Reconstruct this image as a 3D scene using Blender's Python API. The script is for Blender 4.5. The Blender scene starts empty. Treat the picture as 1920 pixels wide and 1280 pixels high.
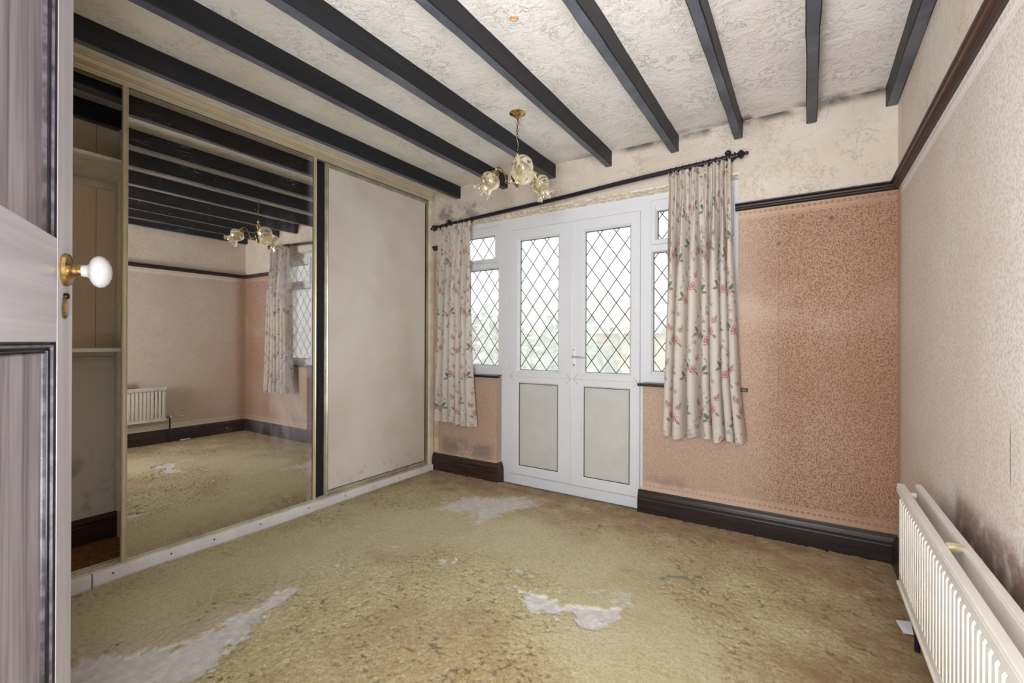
import bpy, bmesh, math, random
import numpy as np
from mathutils import Vector, Matrix, noise as mnoise
random.seed(7); rng = np.random.default_rng(7)
S = bpy.context.scene
COL = S.collection
PI = math.pi
# ------------------------------------------------------------------ camera
F_PX, YAW, PITCH, ROLL, CAM_H = 857.35, 0.5736, 0.0012, 0.0033, 1.1094
def ray(u, v):
    a, b = u-960.0, v-640.0
    cr, sr = math.cos(ROLL), math.sin(ROLL)
    X, Y2, Z2 = (a*cr+b*sr)/F_PX, (a*sr-b*cr)/F_PX, 1.0
    cp, sp = math.cos(PITCH), math.sin(PITCH)
    Z = Z2*cp-Y2*sp; Y = Z2*sp+Y2*cp
    c, s = math.cos(YAW), math.sin(YAW)
    return Vector((X*c-Z*s, X*s+Z*c, Y))
fwd = ray(960, 640).normalized()
rgt = (ray(961, 640)-ray(960, 640)).normalized()
upv = rgt.cross(fwd).normalized()
cd = bpy.data.cameras.new('camera'); cam = bpy.data.objects.new('camera', cd); COL.objects.link(cam)
cd.sensor_width = 36; cd.lens = F_PX/1920*36; cd.clip_start = 0.02; cd.clip_end = 300
M = Matrix((rgt, upv, -fwd)).transposed().to_4x4(); M.translation = Vector((0, 0, CAM_H)); cam.matrix_world = M
S.camera = cam
# ------------------------------------------------------------------ light and exposure
S.view_settings.view_transform = 'Standard'; S.view_settings.look = 'None'
S.view_settings.gamma = 1; S.view_settings.use_curve_mapping = False
S.view_settings.exposure = 0.0
S.cycles.max_bounces = 14; S.cycles.diffuse_bounces = 8; S.cycles.glossy_bounces = 6
S.cycles.transmission_bounces = 8; S.cycles.transparent_max_bounces = 16
S.cycles.use_denoising = True; S.cycles.sample_clamp_indirect = 6; S.cycles.caustics_refractive = False
SKY = 3.1
W = bpy.data.worlds.new('overcast sky'); S.world = W; W.use_nodes = True
wn = W.node_tree; wn.nodes.clear()
wo = wn.nodes.new('ShaderNodeOutputWorld'); wb = wn.nodes.new('ShaderNodeBackground')
tc = wn.nodes.new('ShaderNodeTexCoord'); sx = wn.nodes.new('ShaderNodeSeparateXYZ'); rp = wn.nodes.new('ShaderNodeValToRGB')
wn.links.new(tc.outputs['Generated'], sx.inputs[0]); wn.links.new(sx.outputs['Z'], rp.inputs[0])
rp.color_ramp.elements[0].position = 0.0; rp.color_ramp.elements[0].color = (.40, .40, .41, 1); rp.color_ramp.interpolation = 'LINEAR'
rp.color_ramp.elements[1].position = 1.0; rp.color_ramp.elements[1].color = (1.12, 1.19, 1.28, 1)
wn.links.new(rp.outputs[0], wb.inputs[0]); wb.inputs[1].default_value = SKY; wn.links.new(wb.outputs[0], wo.inputs[0])
def area(name, loc, target, sx_, sy_, power, color=(1, 1, 1), spread=PI):
    l = bpy.data.lights.new(name, 'AREA'); l.shape = 'RECTANGLE'; l.size = sx_; l.size_y = sy_; l.energy = power; l.color = color; l.spread = spread
    o = bpy.data.objects.new(name, l); COL.objects.link(o); o.location = loc
    o.rotation_euler = (Vector(target)-Vector(loc)).to_track_quat('-Z', 'Y').to_euler()
    return o
# fill light added in the doorway behind the camera; no such source seen
area('doorway_fill_light', (-0.215, -0.42, 1.15), (-1.75, 2.0, 2.9), 0.72, 1.6, 122, (.945, .96, 1.0))

# ------------------------------------------------------------------ helpers
def lin(c):
    out = []
    for v in c[:3]:
        v = v/255.0
        out.append(v/12.92 if v <= .04045 else ((v+.055)/1.055)**2.4)
    return tuple(out)+(1.0,)
class MB:
    def __init__(s): s.v = []; s.f = []
    def add(s, vs, fs):
        n = len(s.v); s.v += [tuple(p) for p in vs]; s.f += [tuple(i+n for i in f) for f in fs]; return s
    def box(s, x0, x1, y0, y1, z0, z1, bev=0.0, rot=None):
        bm = bmesh.new(); bmesh.ops.create_cube(bm, size=1)
        for v in bm.verts:
            v.co = Vector(((x0+x1)/2+v.co.x*(x1-x0), (y0+y1)/2+v.co.y*(y1-y0), (z0+z1)/2+v.co.z*(z1-z0)))
        if bev > 0: bmesh.ops.bevel(bm, geom=list(bm.edges), offset=min(bev, .45*min(abs(x1-x0), abs(y1-y0), abs(z1-z0))), segments=2, affect='EDGES', profile=.5)
        s.bm(bm, rot); return s
    def bm(s, bm, rot=None):
        bm.verts.ensure_lookup_table(); bm.verts.index_update()
        s.add([(rot @ v.co if rot else v.co) for v in bm.verts], [[v.index for v in f.verts] for f in bm.faces]); bm.free(); return s
    def prism(s, pts, vec):   # polygon extruded by a vector, capped
        n = len(pts); vec = Vector(vec); P = [Vector(p) for p in pts]
        s.add(P+[p+vec for p in P], [(i, (i+1) % n, n+(i+1) % n, n+i) for i in range(n)]+[tuple(range(n))[::-1], tuple(range(n, 2*n))]); return s
    def lathe(s, prof, origin=(0, 0, 0), axis=(0, 0, 1), n=24, caps=True, mod=None):
        a = Vector(axis).normalized(); q = a.to_track_quat('Z', 'Y'); o = Vector(origin); vs = []; fs = []
        for k, (r, t) in enumerate(prof):
            for i in range(n):
                th = 2*PI*i/n; rr, tt = (r, t) if mod is None else mod(r, t, th, k)
                vs.append(o+q @ Vector((rr*math.cos(th), rr*math.sin(th), tt)))
        for k in range(len(prof)-1):
            for i in range(n):
                j = (i+1) % n; fs.append((k*n+i, k*n+j, (k+1)*n+j, (k+1)*n+i))
        if caps: fs.append(tuple(range(n))[::-1]); fs.append(tuple(range((len(prof)-1)*n, len(prof)*n)))
        s.add(vs, fs); return s
    def tube(s, pts, r, n=10, closed=False):
        P = [Vector(p) for p in pts]; m = len(P); vs = []; fs = []
        up = Vector((0, 0, 1)); prev = None
        for k in range(m):
            if closed: d = P[(k+1) % m]-P[k-1]
            else: d = P[min(k+1, m-1)]-P[max(k-1, 0)]
            d.normalize()
            if prev is None:
                a = up if abs(d.z) < .9 else Vector((1, 0, 0)); x = a.cross(d).normalized()
            else: x = (prev-d*prev.dot(d)).normalized()
            prev = x; y = d.cross(x); rr = r[k] if isinstance(r, (list, tuple)) else r
            for i in range(n):
                th = 2*PI*i/n; vs.append(P[k]+x*rr*math.cos(th)+y*rr*math.sin(th))
        for k in range(m if closed else m-1):
            k2 = (k+1) % m
            for i in range(n):
                j = (i+1) % n; fs.append((k*n+i, k*n+j, k2*n+j, k2*n+i))
        if not closed: fs.append(tuple(range(n))[::-1]); fs.append(tuple(range((m-1)*n, m*n)))
        s.add(vs, fs); return s
    def frame(s, x0, x1, z0, z1, rings):
        """rectangular frame facing -y lofted through rings of ((left,right,top,bottom) insets, y)"""
        vs = []; fs = []
        for ins, y in rings:
            l, r, t, b = ins if isinstance(ins, tuple) else (ins,)*4
            vs += [(x0+l, y, z0+b), (x1-r, y, z0+b), (x1-r, y, z1-t), (x0+l, y, z1-t)]
        for k in range(len(rings)):
            k2 = (k+1) % len(rings)
            for i in range(4):
                j = (i+1) % 4; fs.append((k*4+i, k*4+j, k2*4+j, k2*4+i))
        s.add(vs, fs); return s
    def build(s, name, mat, parent=None, smooth=None, **props):
        me = bpy.data.meshes.new(name)
        o_ = worldloc(parent)
        me.from_pydata([(x-o_[0], y-o_[1], z-o_[2]) for x, y, z in s.v], [], s.f)
        bm = bmesh.new(); bm.from_mesh(me); bmesh.ops.recalc_face_normals(bm, faces=list(bm.faces)); bm.to_mesh(me); bm.free()
        me.materials.append(mat)
        ob = bpy.data.objects.new(name, me); COL.objects.link(ob)
        if parent: ob.parent = parent
        if smooth is not None:
            me.polygons.foreach_set('use_smooth', [True]*len(me.polygons))
            if smooth > 0:
                try: me.set_sharp_from_angle(angle=math.radians(smooth))
                except Exception: pass
        for k, v in props.items(): ob[k] = v
        return ob
def worldloc(o):
    l = Vector((0, 0, 0))
    while o: l = l+o.location; o = o.parent
    return l
def thing(name, loc, label, category=None, group=None, kind=None):
    o = bpy.data.objects.new(name, None); COL.objects.link(o); o.location = loc; o.empty_display_size = .1
    o['label'] = label
    if category: o['category'] = category
    if group: o['group'] = group
    if kind: o['kind'] = kind
    return o
# ---- node helper
class NT:
    def __init__(s, name):
        s.m = bpy.data.materials.new(name); s.m.use_nodes = True; s.t = s.m.node_tree; s.t.nodes.clear()
        s.out = s.t.nodes.new('ShaderNodeOutputMaterial'); s.tc = s.t.nodes.new('ShaderNodeNewGeometry').outputs['Position']
        s.xyz = s.t.nodes.new('ShaderNodeSeparateXYZ'); s.t.links.new(s.tc, s.xyz.inputs[0])
        s.x, s.y, s.z = s.xyz.outputs
    def n(s, typ, **kw):
        nd = s.t.nodes.new(typ)
        for k, v in kw.items():
            if k in nd.inputs: s.set(nd.inputs[k], v)
            else: setattr(nd, k, v)
        return nd
    def set(s, inp, v):
        if isinstance(v, bpy.types.NodeSocket): s.t.links.new(v, inp)
        else: inp.default_value = v
    def mth(s, op, a, b=0.0, c=None, clamp=False):
        nd = s.t.nodes.new('ShaderNodeMath'); nd.operation = op; nd.use_clamp = clamp
        s.set(nd.inputs[0], a); s.set(nd.inputs[1], b)
        if c is not None: s.set(nd.inputs[2], c)
        return nd.outputs[0]
    def ss(s, v, a, b):       # smoothstep from a to b
        nd = s.t.nodes.new('ShaderNodeMapRange'); nd.interpolation_type = 'SMOOTHSTEP'
        s.set(nd.inputs['Value'], v); nd.inputs['From Min'].default_value = min(a, b); nd.inputs['From Max'].default_value = max(a, b)
        nd.inputs['To Min'].default_value = 0.0 if a < b else 1.0; nd.inputs['To Max'].default_value = 1.0 if a < b else 0.0
        return nd.outputs[0]
    def band(s, v, a, b, w): return s.mul(s.ss(v, a-w, a+w), s.ss(v, b+w, b-w))
    def mul(s, *a):
        r = a[0]
        for b in a[1:]: r = s.mth('MULTIPLY', r, b)
        return r
    def map(s, scale=(1, 1, 1), loc=(0, 0, 0), rot=(0, 0, 0), v=None):
        nd = s.t.nodes.new('ShaderNodeMapping'); s.set(nd.inputs[0], v or s.tc)
        nd.inputs['Scale'].default_value = scale; nd.inputs['Location'].default_value = loc; nd.inputs['Rotation'].default_value = rot
        return nd.outputs[0]
    def noise(s, scale, detail=3, rough=.55, dist=0.0, v=None, col=False):
        nd = s.t.nodes.new('ShaderNodeTexNoise'); s.set(nd.inputs['Vector'], v or s.tc)
        nd.inputs['Scale'].default_value = scale; nd.inputs['Detail'].default_value = detail; nd.inputs['Roughness'].default_value = rough; nd.inputs['Distortion'].default_value = dist
        return nd.outputs['Color'] if col else nd.outputs[0]
    def vor(s, scale, v=None, feat='F1', out='Distance', rnd=1.0):
        nd = s.t.nodes.new('ShaderNodeTexVoronoi'); nd.feature = feat; s.set(nd.inputs['Vector'], v or s.tc); nd.inputs['Scale'].default_value = scale
        nd.inputs['Randomness'].default_value = rnd
        return nd.outputs[out]
    def mix(s, f, a, b, mode='MIX'):
        nd = s.t.nodes.new('ShaderNodeMix'); nd.data_type = 'RGBA'; nd.blend_type = mode
        s.set(nd.inputs[0], f)
        for i, v in ((6, a), (7, b)):
            if isinstance(v, tuple) and len(v) == 3: v = lin(v)
            s.set(nd.inputs[i], v)
        return nd.outputs[2]
    def bump(s, h, strength=.3, dist=.01, normal=None):
        nd = s.t.nodes.new('ShaderNodeBump'); s.set(nd.inputs['Height'], h); nd.inputs['Strength'].default_value = strength; nd.inputs['Distance'].default_value = dist
        if normal: s.set(nd.inputs['Normal'], normal)
        return nd.outputs[0]
    def pr(s, color, rough=.6, metal=0.0, normal=None, link=True, **kw):
        nd = s.t.nodes.new('ShaderNodeBsdfPrincipled')
        if isinstance(color, tuple) and len(color) == 3: color = lin(color)
        s.set(nd.inputs['Base Color'], color); s.set(nd.inputs['Roughness'], rough); s.set(nd.inputs['Metallic'], metal)
        if normal: s.set(nd.inputs['Normal'], normal)
        for k, v in kw.items(): s.set(nd.inputs[k.replace('_', ' ')], v)
        if link: s.t.links.new(nd.outputs[0], s.out.inputs[0])
        return nd.outputs[0]
    def done(s, sh): s.t.links.new(sh, s.out.inputs[0]); return s.m
    def mixs(s, f, a, b):
        nd = s.t.nodes.new('ShaderNodeMixShader'); s.set(nd.inputs[0], f); s.t.links.new(a, nd.inputs[1]); s.t.links.new(b, nd.inputs[2]); return nd.outputs[0]
def simple(name, c, rough=.5, metal=0.0, var=.08, nscale=9, bump=0.0, bscale=60, **kw):
    t = NT(name); n_ = t.noise(nscale, 4)
    dark = tuple(int(v*(1-var)) for v in c); light = tuple(min(255, int(v*(1+var))) for v in c)
    col = t.mix(t.ss(n_, .3, .7), dark, light)
    nm = t.bump(t.noise(bscale, 3), bump, .003) if bump else None
    t.pr(col, rough, metal, nm, **kw); return t.m

# ------------------------------------------------------------------ materials
def plaster_nodes(t, base, stroke, dirt=None, hs=1.0):
    """hand textured plaster: returns colour and height"""
    warp = t.n('ShaderNodeVectorMath', operation='ADD'); t.set(warp.inputs[0], t.map((1, 1, 1)))
    nd = t.n('ShaderNodeVectorMath', operation='SCALE'); t.set(nd.inputs[0], t.noise(7, 3, col=True)); nd.inputs['Scale'].default_value = .16
    t.set(warp.inputs[1], nd.outputs[0]); wv = warp.outputs[0]
    r1 = t.noise(13, 4, .6, v=wv); ridge = t.ss(t.mth('ABSOLUTE', t.mth('SUBTRACT', r1, .5)), .022, 0.0)
    r2 = t.noise(26, 3, .6, v=wv); ridge2 = t.ss(t.mth('ABSOLUTE', t.mth('SUBTRACT', r2, .47)), .02, 0.0)
    patch = t.ss(t.noise(4.5, 3), .44, .62); patch2 = t.ss(t.noise(6.5, 3, v=t.map((1, 1, 1), (3, 7, 1))), .48, .62)
    st = t.mth('MAXIMUM', t.mul(ridge, patch), t.mul(ridge2, patch2))
    bl = t.noise(3, 4); c = t.mix(t.ss(bl, .3, .72), base[0], base[1])
    c = t.mix(t.mul(st, stroke[1]), c, stroke[0])
    sp = t.ss(t.vor(55, v=wv), .16, .06); sp = t.mul(sp, t.ss(t.noise(9, 2), .55, .66)); c = t.mix(t.mul(sp, .6), c, stroke[0])
    h = t.mth('ADD', t.mul(r1, .8*hs), t.mth('ADD', t.mul(t.noise(40, 4, v=wv), .5*hs), t.mul(st, -.55*hs)))
    return c, h
def mat_ceiling():
    t = NT('textured ceiling plaster')
    c, h = plaster_nodes(t, ((221, 216, 208), (231, 228, 224)), ((150, 140, 124), .36))
    # soot creeping in from the window wall and beside the beams
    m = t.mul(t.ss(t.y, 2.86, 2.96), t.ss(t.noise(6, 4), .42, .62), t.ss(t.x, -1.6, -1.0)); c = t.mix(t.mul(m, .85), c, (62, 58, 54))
    yel = t.mul(t.ss(t.x, -1.6, -2.8), .35); c = t.mix(yel, c, (212, 200, 176))
    t.pr(c, .85, 0, t.bump(h, .52, .012)); return t.m
def mat_wall(axis, paper, paper2, fleck, up, up2, mode=''):
    t = NT('papered wall '+mode); a = t.x if axis == 'x' else t.y
    # upper plaster
    cu, hu = plaster_nodes(t, (up, up2), ((150, 128, 104), .30), hs=.9)
    if mode == 'back':
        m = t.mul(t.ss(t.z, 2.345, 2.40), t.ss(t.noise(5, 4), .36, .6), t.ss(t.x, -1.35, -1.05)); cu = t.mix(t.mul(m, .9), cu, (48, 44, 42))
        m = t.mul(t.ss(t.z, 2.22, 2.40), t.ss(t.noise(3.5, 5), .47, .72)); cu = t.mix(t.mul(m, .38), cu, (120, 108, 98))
        m = t.mul(t.band(t.x, -2.72, -2.2, .08), t.band(t.z, 2.10, 2.26, .04), t.ss(t.noise(9, 5), .45, .62)); cu = t.mix(t.mul(m, .6), cu, (100, 92, 86))
    # wallpaper with small flecks
    nd = t.n('ShaderNodeVectorMath', operation='SCALE'); t.set(nd.inputs[0], t.noise(40, 2, col=True)); nd.inputs['Scale'].default_value = .014
    wa = t.n('ShaderNodeVectorMath', operation='ADD'); t.set(wa.inputs[0], t.map((1, 1, .72) if axis == 'x' else (1, 1, .72))); t.set(wa.inputs[1], nd.outputs[0])
    fl = t.ss(t.vor(140, v=wa.outputs[0]), .56, .30); fl2 = t.ss(t.noise(150, 2, v=wa.outputs[0]), .54, .64)
    big = t.noise(1.6, 4); cp = t.mix(t.ss(big, .32, .7), paper, paper2)
    amt = t.mth('MULTIPLY_ADD', t.noise(2.2, 3), .25, .62)
    cp = t.mix(t.mul(fl, amt), cp, fleck); cp = t.mix(t.mul(fl2, .28), cp, fleck)
    seam = 0
    # frieze borders
    if mode not in ('plain', 'left'):
        for z0, z1 in ((1.826, 1.90), (0.14, .212)):
            bm = t.band(t.z, z0, z1, .002); zc = (z0+.034) if z0 > 1 else z0+.045
            wave = t.mth('MULTIPLY_ADD', t.mth('SINE', t.mul(a, 2*PI/.052)), .002, zc)
            d = t.mth('ABSOLUTE', t.mth('SUBTRACT', t.z, wave)); motif = t.mul(t.ss(d, .010, .005), t.mth('MULTIPLY_ADD', t.ss(t.mth('SINE', t.mul(a, 2*PI/.026)), -.5, .3), .75, .25))
            cb = t.mix(t.mul(motif, .55), tuple(min(255, int(v*1.06)) for v in paper2), fleck)
            ln = t.ss(t.mth('ABSOLUTE', t.mth('SUBTRACT', t.z, z0+.008 if z0 > 1 else z1-.008)), .0035, .0015)
            cb = t.mix(t.mul(ln, .35), cb, fleck); cp = t.mix(bm, cp, cb)
    if mode == 'back':
        # damp bloom, mould spots and soot
        soft = t.ss(t.noise(12, 5, .65), .42, .66)
        m = t.mul(t.band(t.x, -2.62, -2.10, .05), t.band(t.z, .17, .30, .045), t.ss(t.noise(12, 5, .65), .36, .54)); cp = t.mix(t.mul(m, .95), cp, (52, 46, 46))
        m = t.mul(t.band(t.x, -.86, -.58, .06), t.band(t.z, .20, .265, .03), t.ss(t.noise(14, 5, .65), .38, .56)); cp = t.mix(t.mul(m, .8), cp, (88, 66, 64))
        sp = t.mul(t.ss(t.vor(11, v=t.map((1, 1, 1), (.3, 0, .2))), .10, .045), t.band(t.x, -.45, .10, .06), t.band(t.z, .22, .50, .08)); cp = t.mix(t.mul(sp, .8), cp, (74, 56, 44))
        for px_, pz_, r_ in ((.105, 1.775, .013), (-.135, 1.665, .011), (-.328, 1.253, .010)):
            d = t.n('ShaderNodeVectorMath', operation='DISTANCE'); t.set(d.inputs[0], t.tc); d.inputs[1].default_value = (px_, 2.96, pz_)
            cp = t.mix(t.mul(t.ss(t.mth('ADD', d.outputs['Value'], t.mul(t.noise(70, 2), .012)), r_+.012, r_*.4+.004), .85), cp, (84, 66, 52))
        # window glow painted in as paler paper beside the opening, browner toward the corner
        m = t.mul(t.ss(t.x, -.05, -.36), .35); cp = t.mix(m, cp, (212, 192, 176))
        m = t.mul(t.band(t.z, 1.20, 1.42, .09), t.ss(t.noise(2.5, 3), .35, .6), .28); cp = t.mix(m, cp, (214, 194, 178))
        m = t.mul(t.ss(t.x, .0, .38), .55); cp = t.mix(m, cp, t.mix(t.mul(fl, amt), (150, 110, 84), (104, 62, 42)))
        m = t.ss(t.mth('ABSOLUTE', t.mth('SUBTRACT', t.x, -.135)), .004, .001); cp = t.mix(t.mul(m, t.noise(8, 3), .5), cp, (120, 84, 66))
    if mode == 'right':
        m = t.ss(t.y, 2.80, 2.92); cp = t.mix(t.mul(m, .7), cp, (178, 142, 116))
        # brown band behind and just above the radiator, torn seam
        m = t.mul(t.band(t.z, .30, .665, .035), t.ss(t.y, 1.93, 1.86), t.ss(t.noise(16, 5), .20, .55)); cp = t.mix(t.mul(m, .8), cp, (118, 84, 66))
        sm = t.mul(t.ss(t.mth('ABSOLUTE', t.mth('SUBTRACT', t.mth('MULTIPLY_ADD', t.noise(9, 2), .012, t.y), 1.456)), .0035, .001), t.band(t.z, .80, .92, .02)); cp = t.mix(t.mul(sm, .85), cp, (70, 58, 52))
        sm = t.mul(t.ss(t.mth('ABSOLUTE', t.mth('SUBTRACT', t.y, 1.31)), .002, .0005), t.ss(t.noise(5, 3), .45, .6)); cp = t.mix(t.mul(sm, .5), cp, (120, 104, 96))
        m = t.mul(t.ss(t.noise(4, 5, .6), .55, .75), .3); cp = t.mix(m, cp, (206, 180, 160))
    if mode == 'left':
        g = t.mul(t.ss(t.z, 1.06, 1.03), .8); cp = t.mix(g, cp, (226, 226, 218))
        m = t.mul(t.ss(t.z, .62, .25), t.ss(t.noise(7, 5, .65), .45, .68)); cp = t.mix(t.mul(m, .75), cp, (110, 88, 76))
        sm = t.ss(t.mth('ABSOLUTE', t.mth('SUBTRACT', t.y, .875)), .003, .001); cp = t.mix(t.mul(sm, t.noise(9, 3), t.ss(t.z, 1.0, 1.1)), cp, (120, 98, 76))
    top = t.ss(t.z, 1.895, 1.899)
    c = t.mix(top, cp, cu) if mode != 'left' else cp
    hp = t.mth('ADD', t.mul(t.noise(90, 3), .12), t.mul(t.noise(6, 3), .3))
    h = t.n('ShaderNodeMix', data_type='FLOAT'); t.set(h.inputs[0], top); t.set(h.inputs[2], hp); t.set(h.inputs[3], hu)
    t.pr(c, .8, 0, t.bump(h.outputs[0] if mode != 'left' else hp, .5, .010)); return t.m
M_ceil = mat_ceiling()
M_back = mat_wall('x', (158, 128, 104), (171, 143, 120), (118, 70, 48), (200, 188, 173), (212, 202, 190), 'back')
M_right = mat_wall('y', (216, 205, 196), (226, 219, 214), (198, 181, 168), (226, 212, 198), (234, 226, 218), 'right')  # same paper as the window wall, stronger light put into its paler colour
M_left = mat_wall('y', (232, 212, 184), (236, 220, 196), (222, 200, 170), (200, 180, 150), (206, 190, 160), 'left')
M_plain = simple('painted landing wall', (222, 214, 202), .8, var=.03)
def mat_carpet(name, attr=True):
    t = NT(name)
    if not attr:
        c = t.mix(t.ss(t.noise(30, 4), .35, .7), (118, 78, 36), (150, 104, 54)); t.pr(c, .95, 0, t.bump(t.noise(160, 3), .8, .01)); return t.m
    A = t.n('ShaderNodeAttribute', attribute_name='wear'); sep = t.n('ShaderNodeSeparateColor'); t.set(sep.inputs[0], A.outputs['Color'])
    bald, brown, smooth = sep.outputs
    B = t.n('ShaderNodeAttribute', attribute_name='mark'); sb = t.n('ShaderNodeSeparateColor'); t.set(sb.inputs[0], B.outputs['Color'])
    blue, deep, grime = sb.outputs
    fine = t.noise(230, 3, .7); med = t.noise(45, 4, .65); big = t.noise(2.3, 4, .6)
    c = t.mix(t.ss(big, .3, .7), (184, 169, 112), (205, 193, 148))
    c = t.mix(t.mul(t.ss(med, .52, .72), .35), c, (146, 130, 84))
    c = t.mix(t.mul(t.ss(fine, .48, .62), .55), c, (128, 112, 72))
    tf = t.n('ShaderNodeSeparateColor'); t.set(tf.inputs[0], t.vor(135, out='Color', v=t.map((1, .8, 1)))); tuft = tf.outputs[0]
    c = t.mix(t.mul(t.ss(tuft, .55, .95), .36), c, (226, 216, 176)); c = t.mix(t.mul(t.ss(tuft, .30, .0), .45), c, (122, 106, 62))
    c = t.mix(t.mul(smooth, .35), c, (210, 203, 166))
    c = t.mix(t.mul(brown, t.mth('MULTIPLY_ADD', t.ss(t.noise(11, 4), .25, .75), .5, .5)), c, (136, 96, 42))
    c = t.mix(t.mul(grime, .6), c, (196, 186, 172))
    c = t.mix(t.mul(deep, .85), c, (92, 72, 40))
    gb = t.mix(t.ss(t.noise(22, 5, .7), .35, .7), (204, 199, 196), (232, 229, 230))
    gb = t.mix(t.mul(t.ss(t.noise(9, 4), .58, .72), .45), gb, (172, 150, 124)); c = t.mix(bald, c, gb)
    c = t.mix(t.mul(blue, .8), c, (46, 104, 108))
    t.pr(c, .95, 0, t.bump(t.mth('ADD', t.mul(fine, .5), t.mth('ADD', t.mul(med, .18), t.mul(tuft, .35))), 1.0, .008), Sheen_Weight=.25); return t.m
M_carpet = mat_carpet('olive carpet'); M_carpet2 = mat_carpet('unfaded carpet', False)
M_board = simple('dusty floorboard', (158, 152, 138), .85, var=.1, bump=.3)
def mat_wood(name, c1, c2, dir_, rough=.45, sc=1.0, b=.25, **kw):
    t = NT(name); s3 = [22*sc]*3; s3['xyz'.index(dir_)] = 1.1*sc
    g = t.noise(1.0, 5, .65, 1.2, v=t.map(tuple(s3))); c = t.mix(t.ss(g, .3, .7), c1, c2)
    t.pr(c, rough, 0, t.bump(g, b, .004), **kw); return t.m
def mat_beam():
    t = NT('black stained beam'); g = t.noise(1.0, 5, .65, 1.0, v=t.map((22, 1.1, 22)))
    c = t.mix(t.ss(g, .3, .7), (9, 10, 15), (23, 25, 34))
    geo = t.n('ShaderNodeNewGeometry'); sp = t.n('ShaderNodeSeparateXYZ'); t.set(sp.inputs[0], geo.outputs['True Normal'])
    c = t.mix(t.mul(t.ss(sp.outputs[2], -.8, -.97), t.mth('MULTIPLY_ADD', t.ss(t.noise(5, 4), .3, .75), .5, .45)), c, (102, 107, 118))  # dusty undersides, painted paler as if catching light
    d = t.ss(t.vor(30), .06, .02); c = t.mix(t.mul(d, .5), c, (150, 145, 135))
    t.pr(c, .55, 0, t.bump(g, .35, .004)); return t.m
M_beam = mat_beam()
M_dkx = mat_wood('dark brown stained trim x', (22, 15, 14), (44, 30, 26), 'x', .38)
M_dky = mat_wood('dark brown stained trim y', (34, 22, 18), (66, 42, 34), 'y', .34)
M_dkx2 = mat_wood('worn mahogany skirting', (20, 12, 12), (74, 42, 32), 'x', .5, 1.4)
M_upvc = simple('white plastic frame', (214, 216, 220), .35, var=.008, nscale=2)
M_upvc2 = simple('greyed plastic panel', (192, 193, 189), .45, var=.02)
M_gasket = simple('black rubber gasket', (24, 24, 26), .7)
M_lead = simple('dull lead strip', (52, 50, 48), .5, .5)
M_white = simple('white enamel paint', (232, 230, 228), .4, var=.03, nscale=20)
M_cream = simple('cream painted timber', (214, 206, 188), .5, var=.05)
M_offw = simple('dirty white gloss paint', (230, 227, 226), .38, var=.025, nscale=8)
M_champ = simple('champagne aluminium', (208, 195, 168), .32, .3, var=.04, nscale=5)
M_champd = simple('tarnished aluminium track', (150, 138, 112), .4, .35, var=.08, nscale=6)
M_silv = simple('worn silver stile', (206, 200, 184), .3, .55, var=.08)
M_brass = simple('antique brass', (190, 160, 108), .22, 1.0, var=.15, nscale=60)
M_pewter = simple('dark bronze', (60, 48, 38), .3, .8, var=.15)
M_iron = simple('black iron', (46, 43, 50), .32, .5)
M_screw = simple('rusty screw', (90, 70, 60), .5, .6)
M_china = simple('white china', (196, 195, 196), .16, 0, .02, Coat_Weight=.3)
M_radw = simple('radiator white enamel', (228, 224, 218), .35, var=.02, bump=.05)
M_paper = simple('pale paper', (222, 228, 232), .7, var=.03)
M_tape = simple('yellowed plastic clip', (206, 194, 160), .5, var=.08)
M_chrome = simple('chrome', (205, 205, 208), .25, .35)
M_caulk = simple('crumbling cream filler', (214, 204, 184), .9, var=.14, nscale=40, bump=.8, bscale=50)
def mat_glass():
    t = NT('misted window glass'); tr = t.n('ShaderNodeBsdfTransparent'); tr.inputs[0].default_value = (.96, .97, .97, 1)
    tl = t.n('ShaderNodeBsdfTranslucent'); tl.inputs[0].default_value = (.93, .93, .95, 1)
    gl = t.n('ShaderNodeBsdfGlossy'); gl.inputs['Roughness'].default_value = .08
    m = t.mth('MULTIPLY_ADD', t.ss(t.noise(3, 3), .3, .7), .14, .22)
    a = t.mixs(m, tr.outputs[0], tl.outputs[0]); lw = t.n('ShaderNodeLayerWeight'); lw.inputs[0].default_value = .3
    return t.done(t.mixs(t.mul(lw.outputs['Fresnel'], .4), a, gl.outputs[0]))
M_glass = mat_glass()
def mat_shade():
    t = NT('amber tinted glass'); tr = t.n('ShaderNodeBsdfTransparent'); tr.inputs[0].default_value = (.98, .93, .80, 1)
    df = t.n('ShaderNodeBsdfTranslucent'); df.inputs[0].default_value = lin((252, 242, 214)); d2 = t.n('ShaderNodeBsdfDiffuse'); d2.inputs[0].default_value = lin((250, 240, 214))
    gl = t.n('ShaderNodeBsdfGlossy'); gl.inputs['Roughness'].default_value = .08; gl.inputs[0].default_value = (1, .95, .84, 1)
    a = t.mixs(.5, df.outputs[0], d2.outputs[0]); lw = t.n('ShaderNodeLayerWeight'); lw.inputs[0].default_value = .55
    rib = t.ss(t.noise(70, 3), .4, .65)
    f = t.mth('MULTIPLY_ADD', t.mth('ADD', lw.outputs['Facing'], t.mul(rib, .4)), .85, .26, clamp=True)
    b = t.mixs(f, tr.outputs[0], a); return t.done(t.mixs(t.mth('MULTIPLY_ADD', lw.outputs['Fresnel'], .6, .10, clamp=True), b, gl.outputs[0]))
M_shade = mat_shade()
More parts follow.
